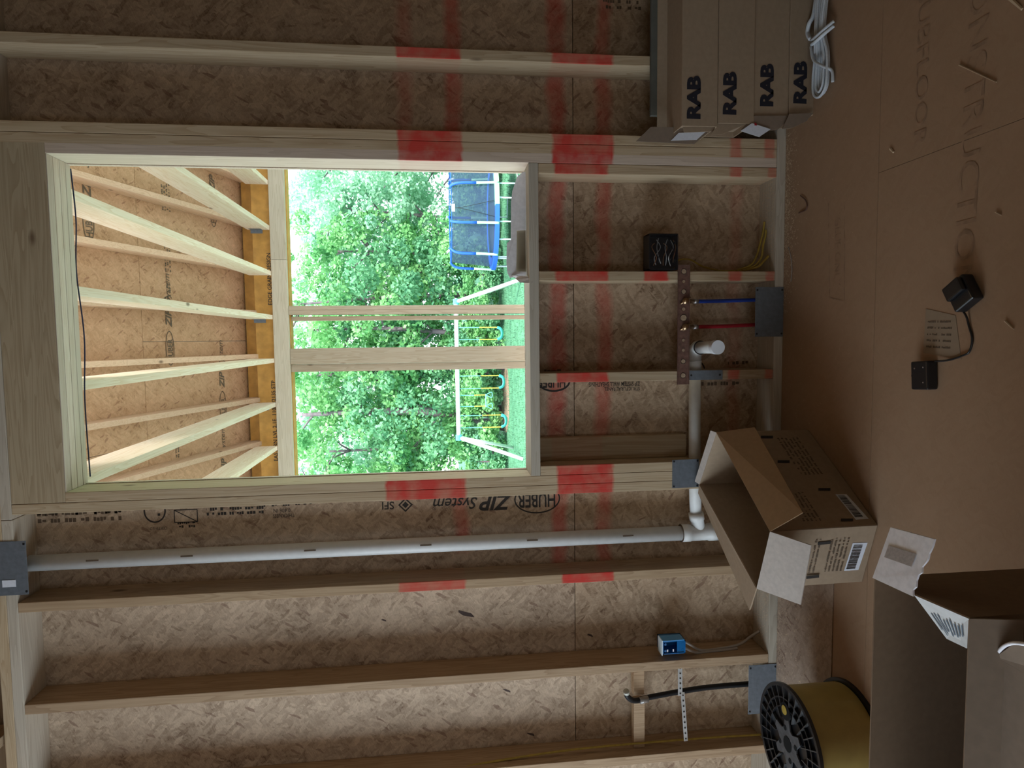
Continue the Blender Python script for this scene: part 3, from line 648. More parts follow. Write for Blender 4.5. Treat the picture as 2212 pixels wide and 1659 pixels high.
# long lamp cartons stacked by the wall
bh = .1365; sy = -.189; ZB = (0, .097, .234, .372, .509); LX0, LX1 = .868, 2.15
RX = (.883, .871, .835, .818); RZ_ = (.032, .160, .306, .441)
names = ['lowest', 'second lowest', 'third from the floor', 'topmost']
for k in range(4):
    x0 = (.846, .838, .806, .794)[k]; z0 = ZB[k]; bh = ZB[k+1]-z0-.001; y0 = sy + (0, .004, -.002, .003)[k]; y1 = -.026
    t = thing('long_carton', 'long brown printed carton, %s of the stack of four beside white cord' % names[k], 'carton', (x0, y0, z0), 'stack of four long cartons')
    th = .004
    m = MB(); m.box(x0, LX1, y0, y0+th, z0, z0+bh); m.box(x0, LX1, y1-th, y1, z0, z0+bh); m.box(x0, LX1, y0+th, y1-th, z0, z0+th); m.box(x0, LX1, y0+th, y1-th, z0+bh-th, z0+bh)
    m.box(LX1-th, LX1, y0, y1, z0, z0+bh); m.box(x0+.02, x0+.024, y0+th, y1-th, z0+th, z0+bh-th)
    cbd = bevel(m.build('carton_body', card, t), .0012, 1)
    text('RAB', .067, (RX[k], y0, RZ_[k]), XP, ZP, flat('carton_ink', (.02, .02, .03), .6), cbd, 'printed_letters', bold=.05, wide=1.28, track=.95)
    def fq(pts, Y, name, mat, par, th=.003): return poly(name, [P_(a, b, Y) for a, b in pts], th, (0, 1, 0), mat, par)
    if k == 3:
        panel('rear_flap', [(x0+.01, y1, z0+bh), (LX1, y1, z0+bh), (LX1, y1+.003, z0+bh+.038), (x0+.01, y1+.003, z0+bh+.038)], .003, card, t)
        fo = fq([(1406, 274), (1541, 276), (1500, 311), (1374, 305)], -.100, 'end_flap', card_b, t)
        fq([(1466, 287), (1524, 285), (1505, 302), (1449, 304)], -.1025, 'shipping_label', paper, fo, .001)
        fq([(1475, 274), (1552, 271), (1552, 283), (1478, 286)], -.165, 'end_flap', card, t)
    elif k == 2:
        fq([(1552, 266), (1630, 249), (1625, 262), (1560, 290), (1535, 292)], -.17, 'end_flap', card, t)
    elif k == 1:
        fo = fq([(1630, 250), (1705, 250), (1700, 262), (1680, 280), (1625, 285), (1600, 280)], -.19, 'end_flap', card_b, t)
        fq([(1624, 266), (1665, 279), (1640, 296), (1600, 283)], -.1935, 'shipping_label', paper, fo, .001)
        fq([(1630, 265), (1633, 265), (1636, 271), (1630, 271)], -.195, 'label_seal', red, fo, .0005)
    else:
        fq([(1705, 246), (1757, 244), (1742, 262), (1712, 276), (1690, 278)], -.20, 'end_flap', card_b, t)
sb = tag(board('leaning_sheet', .885, 2.1, -.022, -.003, .001, .570, flat('dark_board', (.12, .12, .105), .8, var=.1), None), 'dark grey-green board standing behind the long cartons', 'board')
# hank of white cord lying in front of them
rp = thing('rope_hank', 'hank of white cord tied in the middle, lying before the long cartons', 'rope', (1.05, -.27, 0))
r = random.Random(5)
for k in range(6):
    w0 = .012+.0062*k; yc = -.268; zc_ = .012+.007*(k % 3)
    xs0 = .925-.006*k
    pts = [(1.60, yc+w0*.5, zc_+.004)] + [(1.3, yc+w0*.6+r.uniform(-.004, .004), zc_), (1.12, yc+w0*.45+.004, zc_+.006), (1.03, yc+w0*.8, zc_), (.965, yc+w0*1.0, zc_), (xs0+.01, yc+w0*.85, zc_), (xs0-.012, yc, zc_), (xs0+.01, yc-w0*.85, zc_), (.965, yc-w0*1.0, zc_), (1.03, yc-w0*.9, zc_), (1.12, yc-w0*.5, zc_+.008), (1.3, yc-w0*.7, zc_), (1.60, yc-w0*.6, zc_)]
    MB().tube(smooth_path(pts, 6), .0048, 8).build('cord_loop', white_r, rp, True)
for x, ht in ((1.10, 1), (1.085, 0)):
    MB().tube(smooth_path([(x+.02, -.325, .012), (x, -.30, .036), (x-.01, -.265, .044), (x, -.225, .034), (x+.02, -.208, .010)], 6), .0065, 8).build('cord_tie', white_r, rp, True)
MB().tube(smooth_path([(1.08, -.215, .03), (1.02, -.245, .036), (.975, -.30, .03), (.955, -.318, .012), (.915, -.322, .010)], 6), .0055, 8).build('cord_tie', white_r, rp, True)
MB().tube(smooth_path([(1.11, -.21, .03), (1.14, -.19+.0, .03), (1.17, -.2, .03), (1.2, -.212, .02), (1.3, -.225, .014)], 6), .008, 8).build('cord_knot', white_r, rp, True)

# open carton leaning by the wall
mc = thing('open_carton', 'open brown carton with four spread flaps and two barcode stickers', 'carton', (-.6, -.35, 0))
A, B_, C_, D_ = Vector((-.339, -.193, .366)), Vector((-.573, -.037, .366)), Vector((-.599, -.605, .366)), Vector((-.817, -.523, .366))
E_, F_ = Vector((-.593, -.609, .003)), Vector((-.806, -.540, .003))
A0 = Vector((-.338, -.200, .003)); B0 = Vector((-.568, -.060, .003))
cc = (A+B_+C_+D_)/4
def wallp(name, a, b, c_, d): return panel(name, [a, b, c_, d], .004, card, mc)
wallp('side_panel', E_, A0, A, C_); wallp('side_panel', F_, E_, C_, D_); wallp('side_panel', B0, F_, D_, B_); wallp('side_panel', A0, B0, B_, A)
panel('bottom_panel', [E_+ZP*.003, A0+ZP*.003, B0+ZP*.003, F_+ZP*.003], .004, card_shade, mc)
panel('flap', [C_, A, (-.313, -.265, .250), (-.525, -.665, .292)], .004, flat('flap_cardboard', (.42, .29, .18), .85, var=.05, scale=60, spec=.1), mc)
panel('flap', [D_, C_, (-.608, -.727, .300), (-.813, -.676, .300)], .004, card_g, mc)
panel('flap', [B_, D_, (-.925, -.446, .35), (-.626, .030, .342)], .004, card_g if False else card, mc)
panel('flap', [A, B_, (-.50, .045-.06, .47-.05), (-.30, -.09, .40)], .003, card_g, mc) if False else panel('flap', [A, B_, (-.566, -.012, .375), (-.335, -.165, .376)], .003, card_g, mc)
# print on the two visible sides
dA = (A0-E_).normalized(); nA = dA.cross(ZP).normalized()   # right face outward normal
def onA(s, z): return E_ + dA*s + ZP*(z-.003) + (C_-E_).normalized()*0 + nA*.003 + Vector(((C_-E_).x, (C_-E_).y, 0))*(z/.366)
dF = (F_-E_).normalized(); nF = ZP.cross(dF).normalized()
def onF(s, z): return E_ + dF*s + ZP*(z-.003) + nF*.003 + Vector(((C_-E_).x, (C_-E_).y, 0))*(z/.366)
def quadA(name, s0, s1, z0, z1, mat, f=onA):
    q = [f(s0, z0), f(s1, z0), f(s1, z1), f(s0, z1)]
    return mesh_obj(name, q, [(0, 1, 2, 3)], mat, mc)
def facept(ix, iy, P0, n, lift=.003):
    d = ray(ix, iy); o = Vector((CX, -CD, CH)); return o + d*((P0-o).dot(n)/d.dot(n)) + n*lift
nFA = (C_-E_).cross(A0-E_).normalized(); nFA = nFA if nFA.dot(Vector((CX, -CD, CH))-E_) > 0 else -nFA
nFF = (C_-E_).cross(F_-E_).normalized(); nFF = nFF if nFF.dot(Vector((CX, -CD, CH))-E_) > 0 else -nFF
def stick(pts, P0, n, name, mat, lift=.003): return mesh_obj(name, [facept(*q, P0, n, lift) for q in pts], [(0, 1, 2, 3)], mat, mc)
for pts, n, sd in (([(1804, 1069), (1828, 1069), (1876, 1122), (1848, 1124)], nFA, 1), ([(1841, 1172), (1873, 1171), (1853, 1230), (1822, 1232)], nFF, 2)):
    stk = stick(pts, E_, n, 'barcode_sticker', paper)
    q = [facept(*w_, E_, n, .0038) for w_ in pts]; r = random.Random(sd); mb = MB(); t = .06
    while t < .93:
        dt = r.choice((.008, .014, .025, .03)); a0, a1 = q[0].lerp(q[3], t), q[0].lerp(q[3], t+dt); b0, b1 = q[1].lerp(q[2], t), q[1].lerp(q[2], t+dt)
        mb.add([a0.lerp(b0, .10), a0.lerp(b0, .72), a1.lerp(b1, .72), a1.lerp(b1, .10)], [(0, 1, 2, 3)]); t += dt+r.choice((.01, .015, .02))
    tag(mb.build('barcode', ink, stk), kind='stuff')
for (ix, iy) in ((1656, 946), (1692, 999), (1780, 1059), (1829, 1125)): stick([(ix-13, iy-3), (ix+13, iy-3), (ix+13, iy+3), (ix-13, iy+3)], E_, nFA, 'tape_dash', ink, .0042)
for (ix, iy) in ((1779, 1172), (1754, 1245)): stick([(ix-14, iy-2), (ix+14, iy-5), (ix+14, iy+1), (ix-14, iy+4)], E_, nFF, 'tape_dash', ink, .0042)
smudges('carton_fine_print', onA(.24, .14), dA, ZP, 6, ink_soft, mc, .20, .008, .007, 31, .001)
smudges('carton_fine_print', onA(.03, .235), dA, ZP, 5, ink_soft, mc, .13, .007, .007, 32, .001)
smudges('carton_fine_print', onA(.33, .27), dA, ZP, 4, ink_soft, mc, .10, .007, .007, 33, .001)
smudges('carton_fine_print', onF(.17, .145), -dF, ZP, 5, ink_soft, mc, .13, .007, .007, 34, .001)
smudges('carton_fine_print', onF(.17, .20), -dF, ZP, 2, ink_soft, mc, .13, .007, .007, 35, .001)

# big open carton in the near left corner
fc = thing('large_carton', 'large open brown carton with torn white flap, nearest the viewer', 'carton', (-.9, -1.35, 0))
h = .45
P1 = Vector((-.517, -1.221, h)); R1 = Vector((-.497, -1.481, h)); P2 = Vector((-1.45, -1.219, h)); R2 = Vector((-1.45, -1.482, h))
def dn(v, z=.003): return Vector((v.x, v.y, z))
for a, b in ((P1, P2), (P2, R2), (R2, R1), (R1, P1)): panel('side_panel', [dn(a), dn(b), b, a], .004, card_shade, fc)
panel('bottom_panel', [dn(P1, .006), dn(P2, .006), dn(R2, .006), dn(R1, .006)], .004, card_shade, fc)
H1 = P1.lerp(R1, .47)
fl = Vector((-.385, -1.185, .445)); 
def pz_(ix, iy, z):
    d = ray(ix, iy); return Vector((CX, -CD, CH)) + d*((z-CH)/d[2])
q = [P1+ZP*.002, H1+ZP*.002, pz_(2023, 1164, h-.02), pz_(1927, 1139, h-.02)]
# torn edge on one side
k = 12; edge = [q[1].lerp(q[2], i/k) + Vector((rnd.uniform(-.003, .003), rnd.uniform(-.0045, .0045), 0)) for i in range(k+1)]
poly('torn_flap', [q[0], *edge, q[3]], .004, (0, 0, 1), card_w, fc)
mesh_obj('tape_residue', [q[0].lerp(q[3], .45).lerp(q[1].lerp(q[2], .45), .12)+ZP*.006, q[0].lerp(q[3], .45).lerp(q[1].lerp(q[2], .45), .78)+ZP*.006, q[0].lerp(q[3], .68).lerp(q[1].lerp(q[2], .68), .78)+ZP*.006, q[0].lerp(q[3], .68).lerp(q[1].lerp(q[2], .68), .12)+ZP*.006], [(0, 1, 2, 3)], flat('residue', (.45, .40, .38), .8, var=.15, scale=150), fc)
# inward folded half of the end flap with print
i0, i1 = H1, R1
inn = [i0, i1, pz_(2090, 1400, h-.035), pz_(2046, 1379, h-.05)]
panel('inner_flap', inn, .003, flat('printed_liner', (.58, .57, .56), .8, var=.06, scale=60), fc)
mb = MB(); a0, b0 = inn[0].lerp(inn[3], .3), inn[1].lerp(inn[2], .25); a1, b1 = inn[0].lerp(inn[3], .9), inn[1].lerp(inn[2], .85)
r = random.Random(9)
for k in range(9):
    t = .15+.09*k
    s = a0.lerp(b0, t); e = a1.lerp(b1, t); s = s.lerp(e, r.uniform(0, .2)); e = s.lerp(e, r.uniform(.6, 1)); n = (i1-i0).cross(inn[3]-i0).normalized(); n = n if n.z > 0 else -n
    w_ = (i1-i0).normalized()*.0018
    mb.add([s-w_+n*.0025, e-w_+n*.0025, e+w_+n*.0025, s+w_+n*.0025], [(0, 1, 2, 3)])
tag(mb.build('flap_print', flat('blue_grey_ink', (.12, .15, .19), .7), fc), kind='stuff')
# near long flap folded out, then its turned-down edge
panel('near_flap', [R1, R2, R2+Vector((0, -.035, -.075)), R1+Vector((0.008, -.035, -.075))], .004, card_b, fc)
nc = thing('closed_carton', 'grey-brown carton top crowding the near left corner, white torn edge', 'carton', (-.9, -1.8, 0))
ztop = .40
c0 = pz_(2143, 1408, ztop); c1 = pz_(2130, 1659, ztop)
c0 = Vector((c0.x, c0.y, ztop)); cL = Vector((-1.45, c1.y-.002, ztop))
xR = c0.x + .03
bevel(MB().box(-1.45, c0.x-.002, c0.y-.34, c0.y, .001, ztop).build('carton_body', card_b, nc), .004, 2)
n0 = Vector((c0.x, c0.y-.02, ztop+.001))
poly('raised_flap', [(c0.x-.002, c0.y-.015, ztop+.002), (c0.x+.045, c0.y-.06, ztop+.012), (c0.x+.075, c0.y-.16, ztop+.012), (c0.x+.07, c0.y-.33, ztop+.004), (c0.x-.002, c0.y-.33, ztop+.002)], .004, (0, 0, 1), card_b, nc)
MB().tube(smooth_path([(c0.x+.001, c0.y-.013, ztop+.004), (c0.x+.045, c0.y-.058, ztop+.014), (c0.x+.077, c0.y-.16, ztop+.014)]), [.0035]*17, 6).build('torn_edge', card_w, nc, True)

# ------------------------------------------------------------------ cable spool
SX, SYc, SH, SR = -1.383, -.505, .235, .198
spn = thing('cable_spool', 'black plastic spool wound with yellow cable, standing on its flange', 'spool', (SX, SYc, 0))
def flange(z0, top):
    m = MB(); th = .012
    m.ring((SX, SYc, z0), (0, 0, 1), SR-.012, SR, th, 64)
    m.ring((SX, SYc, z0), (0, 0, 1), .147, .152, th, 64); m.ring((SX, SYc, z0), (0, 0, 1), .118, .122, th, 48)
    m.ring((SX, SYc, z0), (0, 0, 1), .0, SR-.01, .003, 64)
    o = m.build('flange', blk, spn); return o
flange(.0, False); topf = flange(SH-.012, True)
for k in range(28):
    a = 2*math.pi*k/28; d = Vector((math.cos(a), math.sin(a), 0)); p = Vector((SX, SYc, SH-.006)); s = d.cross(ZP)*.0016
    r0 = .085 if k % 2 else .12
    MB().hexa([p+d*r0-s-ZP*.004, p+d*(SR-.008)-s-ZP*.004, p+d*(SR-.008)+s-ZP*.004, p+d*r0+s-ZP*.004, p+d*r0-s+ZP*.0065, p+d*(SR-.008)-s+ZP*.0065, p+d*(SR-.008)+s+ZP*.0065, p+d*r0+s+ZP*.0065]).build('spoke', flat('spoke_plastic', (.06, .06, .062), .3, spec=.5), topf)
hubm = flat('hub_plastic', (.085, .085, .09), .5, var=.3, scale=60)
star = []
for k in range(24):
    a = 2*math.pi*k/24; rr_ = .088 if k % 4 in (0, 1) else .055; star.append((SX+rr_*math.cos(a), SYc+rr_*math.sin(a), SH-.004))
hubp = poly('hub_plate', star, .005, (0, 0, 1), hubm, spn)
MB().ring((SX, SYc, SH+.0012), (0, 0, 1), 0, .026, .001, 24).build('centre_bore', flat('bore_black', (.003, .003, .003), .9), hubp)
for k in range(4):
    a = math.radians(20+90*k); MB().ring((SX+.052*math.cos(a), SYc+.052*math.sin(a), SH+.0012), (0, 0, 1), 0, .009, .001, 16).build('hub_hole', flat('bore_black', (.003, .003, .003), .9), hubp)
oh = (SX+.108, SYc+.018, SH-.004)
MB().ring(oh, (0, 0, 1), 0, .030, .0065, 24).build('inspection_hole', flat('bore_black', (.003, .003, .003), .9), spn)
MB().ring((oh[0]+.002, oh[1]+.004, SH+.003), (0, 0, 1), 0, .016, .001, 20).build('cable_end', yel, spn)
prof = []; nwind = 36
for k in range(nwind*2+1):
    z = .012 + (SH-.024)*k/(nwind*2); prof.append((z, SR-.016 + (.0025 if k % 2 else 0)))
MB().tube([(SX, SYc, z) for z, _ in prof], [r_ for _, r_ in prof], 56).build('wound_cable', flat('wound_yellow', (.46, .35, .11), .35, var=.12, scale=12, spec=.5), spn, True)

# ------------------------------------------------------------------ small things on the floor
def adapter(label, cx_, cy_, rot, sx_, sy_, hh, extra):
    t = thing('power_adapter', label, 'adapter', (cx_, cy_, 0), 'black cased units on the floor')
    R = Matrix.Rotation(rot, 4, 'Z')
    o = bevel(MB().box(-sx_/2, sx_/2, -sy_/2, sy_/2, .001, hh).build('case', blk, None), .006, 3); o.data.transform(Matrix.Translation(o.location)); o.location = (0, 0, 0); o.data.transform(R); o.parent = t
    if extra:
        for (a, b) in ((.25, .25), (-.25, -.25), (.28, -.26)):
            p = R @ Vector((sx_*a, sy_*b, hh)); m = MB().ring(Vector((cx_, cy_, 0))+p, (0, 0, 1), 0, .0022, .0012, 10).build('screw', crimp, t)
        p = R @ Vector((.0, sy_/2, hh*.4)); MB().tube([Vector((cx_, cy_, 0))+p, Vector((cx_, cy_, 0))+R @ Vector((.0, sy_/2+.014, hh*.4))], .008, 10).build('plug_boss', blk, t)
    else:
        b = bevel(MB().box(-sx_*.1, sx_*.42, -sy_*.42, sy_*.42, hh, hh+.014).build('raised_lid', blk, None), .004, 2); b.data.transform(Matrix.Translation(b.location)); b.location = (0, 0, 0); b.data.transform(R); b.parent = t
    return t
adapter('chunky black adapter case lying askew, right end of the thin black lead', .132, -.945, math.radians(32), .078, .07, .035, False)
adapter('square glossy black adapter case with three bright screws on the floor', -.094, -.812, math.radians(4), .082, .066, .034, True)
tag(MB().tube(smooth_path([(.094, -.930, .012), (.070, -.945, .008), (.045, -.950, .004), (.012, -.962, .004), (-.022, -.955, .004), (-.035, -.93, .004), (-.048, -.885, .005), (-.052, -.845, .012)], 8), .0028, 8).build('adapter_lead', blk, None, True), 'thin black lead joining the two adapter cases', 'cable')
ps = thing('paper_slip', 'brownish paper slip with printed lines under the thin black lead', 'paper', (.05, -.86, 0))
q = [(.098, -.79, .0006), (.075, -.90, .0006), (-.045, -.925, .0006), (-.030, -.785, .0006)]
mesh_obj('slip_sheet', [Vector(p) for p in q] + [Vector(p)+ZP*.0006 for p in q], [(0, 1, 2, 3), (7, 6, 5, 4), (0, 4, 5, 1), (1, 5, 6, 2), (2, 6, 7, 3), (3, 7, 4, 0)], flat('brown_paper', (.30, .22, .15), .9, var=.05), ps)
smudges('slip_print', (.058, -.80, .0014), (-.03, -1, 0), (1, -.05, 0), 5, ink_soft, ps, .09, .006, .012, 50, .0004)
tag(bevel(MB().box(-1.62, -.868, -.385, -.003, .0005, .004).build('dusty_sheet', osb('dusty_board', 2, light=(.42, .32, .25), dark=(.30, .22, .17), ang=.4, bump=.3), None), .001, 1), 'thin dusty pinkish brown sheet on the floor between open carton and spool', 'sheet')
# nail, splinters, offcuts
for i, (a, b, wd, lab) in enumerate((((.745, -.885), (.655, -1.005), .004, 'long pale wood splinter lying alone before the white cord'), ((.86, -1.02), (.80, -1.07), .011, 'blurred short pale wood offcut at lower right floor edge'), ((.60, -.62), (.585, -.635), .009, 'tiny pale wood chip on the floor between the cord and adapters'), ((.055, -1.06), (.035, -1.085), .004, 'short pale splinter near the chunky adapter case'), ((.33, -1.02), (.32, -1.035), .003, 'tiny pale sliver on the bare floor right of adapters'))):
    A = Vector((*a, .003)); B = Vector((*b, .003)); n = (B-A).cross(ZP).normalized()*wd/2
    o = MB().hexa([A-n-ZP*.002, B-n*.6-ZP*.002, B+n*.6-ZP*.002, A+n-ZP*.002, A-n*.6+ZP*.003, B-n*.3+ZP*.002, B+n*.3+ZP*.002, A+n*.5+ZP*.003]).build('wood_splinter', dust, None); tag(o, lab, 'splinter', 'wood splinters on the floor')
cable('bent_staple', 'dark bent wire scrap on the floor below the window', [(.565, -.118, .004), (.535, -.16, .005), (.505, -.163, .005), (.50, -.11, .004)], .0022, rust)
cable('wire_scrap', 'thin pale curved wire scrap near the bottom plate', [(.38, -.035, .003), (.34, -.055, .003), (.29, -.065, .003), (.24, -.06, .003)], .0018, grey_c)
# sawdust strewn along the plates
r = random.Random(11); mb = MB()
def chip(x, y, z, s):
    a = r.uniform(0, 6.28); d = Vector((math.cos(a), math.sin(a), r.uniform(-.1, .1)))*s*r.uniform(.5, 1.8); e = Vector((-math.sin(a), math.cos(a), 0))*s*.35; c_ = Vector((x, y, z+s*.3))
    mb.add([c_-d-e, c_+d-e, c_+d+e, c_-d+e+ZP*s*.3], [(0, 1, 2, 3)])
for k in range(1500):
    x = r.triangular(.1, .95, .55); chip(x, -abs(r.gauss(0, .035))-.003, .001, r.uniform(.0012, .0030))
for k in range(1100): chip(r.uniform(.30, .66), r.uniform(.01, .13), .0385, r.uniform(.0012, .0030))
for k in range(900): chip(r.uniform(-1.45, -.85), r.uniform(.01, .13), .0385, r.uniform(.0012, .0028))
for k in range(1300): chip(r.uniform(-1.6, -.87), r.uniform(-.37, -.008)*r.random(), .0045, r.uniform(.001, .0026))
for k in range(500): chip(r.uniform(-.6, 1.2), -abs(r.gauss(0, .18))-.01, .0008, r.uniform(.0006, .0016))
tag(mb.build('sawdust', dust, None), 'pale sawdust and wood crumbs strewn along bottom plate and floor', 'sawdust', kind='stuff')

# ------------------------------------------------------------------ yard
def grass_mat():
    m, N, L, b = new_mat('lawn', .9, .1)
    g = N.new('ShaderNodeNewGeometry'); n = N.new('ShaderNodeTexNoise'); n.inputs['Scale'].default_value = 3; n.inputs['Detail'].default_value = 8; L.new(g.outputs['Position'], n.inputs['Vector'])
    cr = N.new('ShaderNodeValToRGB'); L.new(n.outputs['Fac'], cr.inputs[0]); e = cr.color_ramp.elements; e[0].position = .3; e[0].color = (.06, .17, .095, 1); e[1].position = .7; e[1].color = (.11, .28, .165, 1)
    L.new(cr.outputs[0], b.inputs['Base Color']); return m
GZ = -1.3
lawn = tag(MB().box(-60, 60, .3, 90, GZ-.3, GZ).build('ground', grass_mat(), None), 'bright green mown lawn behind the house', kind='structure')
mb = MB(); r = random.Random(2)
for k in range(9000):
    x = r.uniform(-7, 7); y = r.uniform(15, 25); s = r.uniform(.04, .09); a = r.uniform(0, 3.14); d = Vector((math.cos(a), math.sin(a), 0))*.012; p = Vector((x, y, GZ)); ln = Vector((r.uniform(-.03, .03), r.uniform(-.03, .03), s))
    mb.add([p-d, p+d, p+ln], [(0, 1, 2)])
tag(mb.build('grass', flat('grass_blades', (.08, .20, .115), .8, var=.2, scale=2), None), 'short bright green grass blades on the lawn', 'grass', kind='stuff')
tag(MB().ring((-2.3, 23.8, GZ+.001), (0, 0, 1), 0, 1.5, .02, 32).build('mulch_patch', flat('mulch', (.30, .20, .15), .9, var=.3, scale=9), None), 'bare reddish mulch patch under the swings at the tree line', 'mulch', kind='stuff')

# swing set
wp = flat('white_steel', (.80, .78, .80), .4); cyb = flat('cyan_fitting', (.10, .50, .72), .4); cyr = flat('cyan_cord', (.15, .55, .52), .5); yer = flat('yellow_sleeve', (.70, .55, .08), .5)
ss = thing('swing_set', 'white pipe swing set frame with blue corner fittings on the lawn', 'swing set', (-.9, 19.6, GZ))
SY_ = 19.6
def pt(ix, iy, Y):
    v = P_(ix, iy, Y); return v
bl, brr = pt(992, 945, SY_-.3), pt(984, 652, SY_+.3)
bz = (bl.z+brr.z)/2; bl.z = brr.z = bz
MB().tube([bl, brr], .075, 12).build('top_bar', wp, ss, True)
for c_, fx in ((bl, (1123, 978)), (brr, (1113, 606))):
    MB().tube([c_-XP*.09, c_+XP*.09], .105, 10).build('corner_fitting', cyb, ss)
    sx_ = -1 if c_ is bl else 1
    foot = pt(*fx, SY_-1.2); foot = Vector((foot.x, SY_-1.3, GZ+.0)); foot.x = c_.x+sx_*.62
    f2 = Vector((c_.x+sx_*.70, SY_+1.5, GZ)); 
    MB().tube([c_, foot], .062, 10).build('leg', wp, ss, True); MB().tube([c_, f2], .055, 10).build('leg', wp, ss, True)
def swing(label, xa, xb, zlow, curved):
    t = thing('swing', label, 'swing', ((xa+xb)/2, SY_, bz), 'swings hanging from the white frame')
    for x in (xa, xb):
        MB().tube([(x, SY_, bz-.08), (x, SY_, bz-.08-(bz-zlow)*.5)], .013, 6).build('cord', cyr, t); MB().tube([(x, SY_, bz-.08-(bz-zlow)*.5), (x, SY_, zlow)], .016, 6).build('cord_sleeve', yer, t)
    if curved: MB().tube(smooth_path([(xa, SY_, zlow), (xa*.85+xb*.15, SY_, zlow-.13), ((xa+xb)/2, SY_, zlow-.17), (xa*.15+xb*.85, SY_, zlow-.13), (xb, SY_, zlow)]), .028, 8, flatk=2.5).build('seat', flat('teal_seat', (.06, .40, .40), .5), t, True)
    else:
        MB().tube([(xa-.03, SY_, zlow), (xb+.03, SY_, zlow)], .018, 8).build('crossbar', cyr, t)
        for x in (xa, xb): MB().tube(smooth_path([(x, SY_, zlow), (x-.09, SY_, zlow-.2), (x+.09, SY_, zlow-.2), (x, SY_, zlow)], 4), .014, 6).build('grip_ring', cyr, t)
sw = [(pt(1078, 733, SY_).x, pt(1078, 707, SY_).x), (pt(1085, 838, SY_).x, pt(1085, 811, SY_).x), (pt(1052, 877, SY_).x, pt(1052, 853, SY_).x), (pt(1090, 922, SY_).x, pt(1090, 896, SY_).x)]
swing('swing seen between the two porch posts', sw[0][0], sw[0][1], -.62, True)
swing('curved-seat swing just left of the wide porch post', sw[1][0], sw[1][1], -.66, True)
swing('trapeze bar with two grip rings between two curved-seat swings', sw[2][0], sw[2][1], -.20, False)
swing('curved-seat swing nearest the far left leg of the frame', sw[3][0], sw[3][1], -.72, True)

# trampoline
tb = flat('royal_blue', (.02, .11, .60), .5); tg = flat('mint_green', (.42, .85, .50), .5); tw = flat('pale_steel', (.62, .80, .88), .4)
TX, TY, TR = 4.30, 20.3, 1.78
RZ, NZ = -.58, .90
tr = thing('trampoline', 'round trampoline with dark enclosure net, blue and mint padded poles', 'trampoline', (TX, TY, GZ))
angs = [-65, -22, 18, 53, 98, 143, 187, 232]
def tp_(deg, z, R=TR): a = math.radians(deg); return Vector((TX - R*math.sin(a), TY - R*math.cos(a), z))
MB().ring((TX, TY, RZ), (0, 0, 1), TR-.05, TR+.07, .05, 64).build('frame_ring', tw, tr)
for k in range(8):
    mb = MB(); n = 8
    for (rr_, z0, z1, mt) in ((0, 0, 0, 0),):
        vs = []
        for i in range(n+1):
            a = 45*k+45*i/n; vs += [tp_(a, RZ+.06, TR-.32), tp_(a, RZ+.07, TR+.10), tp_(a, RZ-.06, TR+.11)]
        fs = []
        for i in range(n): fs += [(3*i, 3*i+1, 3*i+4, 3*i+3), (3*i+1, 3*i+2, 3*i+5, 3*i+4)]
        mb.add(vs, fs)
    mb.build('edge_pad', tg if k in (7,) else tb, tr)
MB().ring((TX, TY, RZ), (0, 0, 1), 0, TR-.30, .01, 48).build('jump_mat', blk, tr)
for d in angs:
    R2_ = TR+.02
    pts = smooth_path([tp_(d, RZ-.05, TR+.10), tp_(d, RZ+.5, TR+.06), tp_(d, NZ-.35, TR+.04), tp_(d, NZ-.1, TR-.04), tp_(d, NZ+.01, TR-.18)], 4)
    n = len(pts); hlf = min(range(n), key=lambda i: abs(pts[i].z-(RZ*.5+NZ*.5)) if i < n*.7 else 9)
    MB().tube(pts[:hlf+1], .042, 8).build('pole_sleeve', tg, tr, True); MB().tube(pts[hlf:], .042, 8).build('pole_sleeve', tb, tr, True)
mn = bpy.data.materials.new('enclosure_net'); mn.use_nodes = True; N = mn.node_tree.nodes; L = mn.node_tree.links; b = N['Principled BSDF']; b.inputs['Base Color'].default_value = (.03, .06, .12, 1); b.inputs['Roughness'].default_value = .9; b.inputs['Alpha'].default_value = .60
vs = []; fs = []; n = 64
for i in range(n): a = 360*i/n; vs += [tp_(a, RZ+.08, TR-.02), tp_(a, NZ-.02, TR-.16)]
for i in range(n): j = (i+1) % n; fs.append((2*i, 2*i+1, 2*j+1, 2*j))
mesh_obj('net', vs, fs, mn, tr, True)
MB().ring((TX, TY, NZ-.03), (0, 0, 1), TR-.18, TR-.15, .03, 64).build('top_ring', tb, tr)
for k, d in enumerate((-35, 5, 48, 75, 120, 200, 260)):
    a = tp_(d-12, RZ, TR); c_ = tp_(d+12, RZ, TR)
    MB().tube([a, Vector((a.x, a.y, GZ+.03)), Vector((c_.x, c_.y, GZ+.03)), c_], .026, 8).build('leg_frame', tw, tr, True)
MB().tube(smooth_path([tp_(4, NZ-.05, TR-.0), tp_(3, NZ-.4, TR+.02), tp_(-4, RZ+.1, TR+.02)]), .008, 6).tube(smooth_path([tp_(4, NZ-.05, TR-.0), tp_(5, NZ-.4, TR+.02), tp_(12, RZ+.1, TR+.02)]), .008, 6).build('zip_seam', blk, tr)
MB().box(tp_(4, 0, TR).x-.12, tp_(4, 0, TR).x+.12, TY-TR-.03, TY-TR-.02, NZ-.12, NZ-.02).build('name_tag', paper, tr)

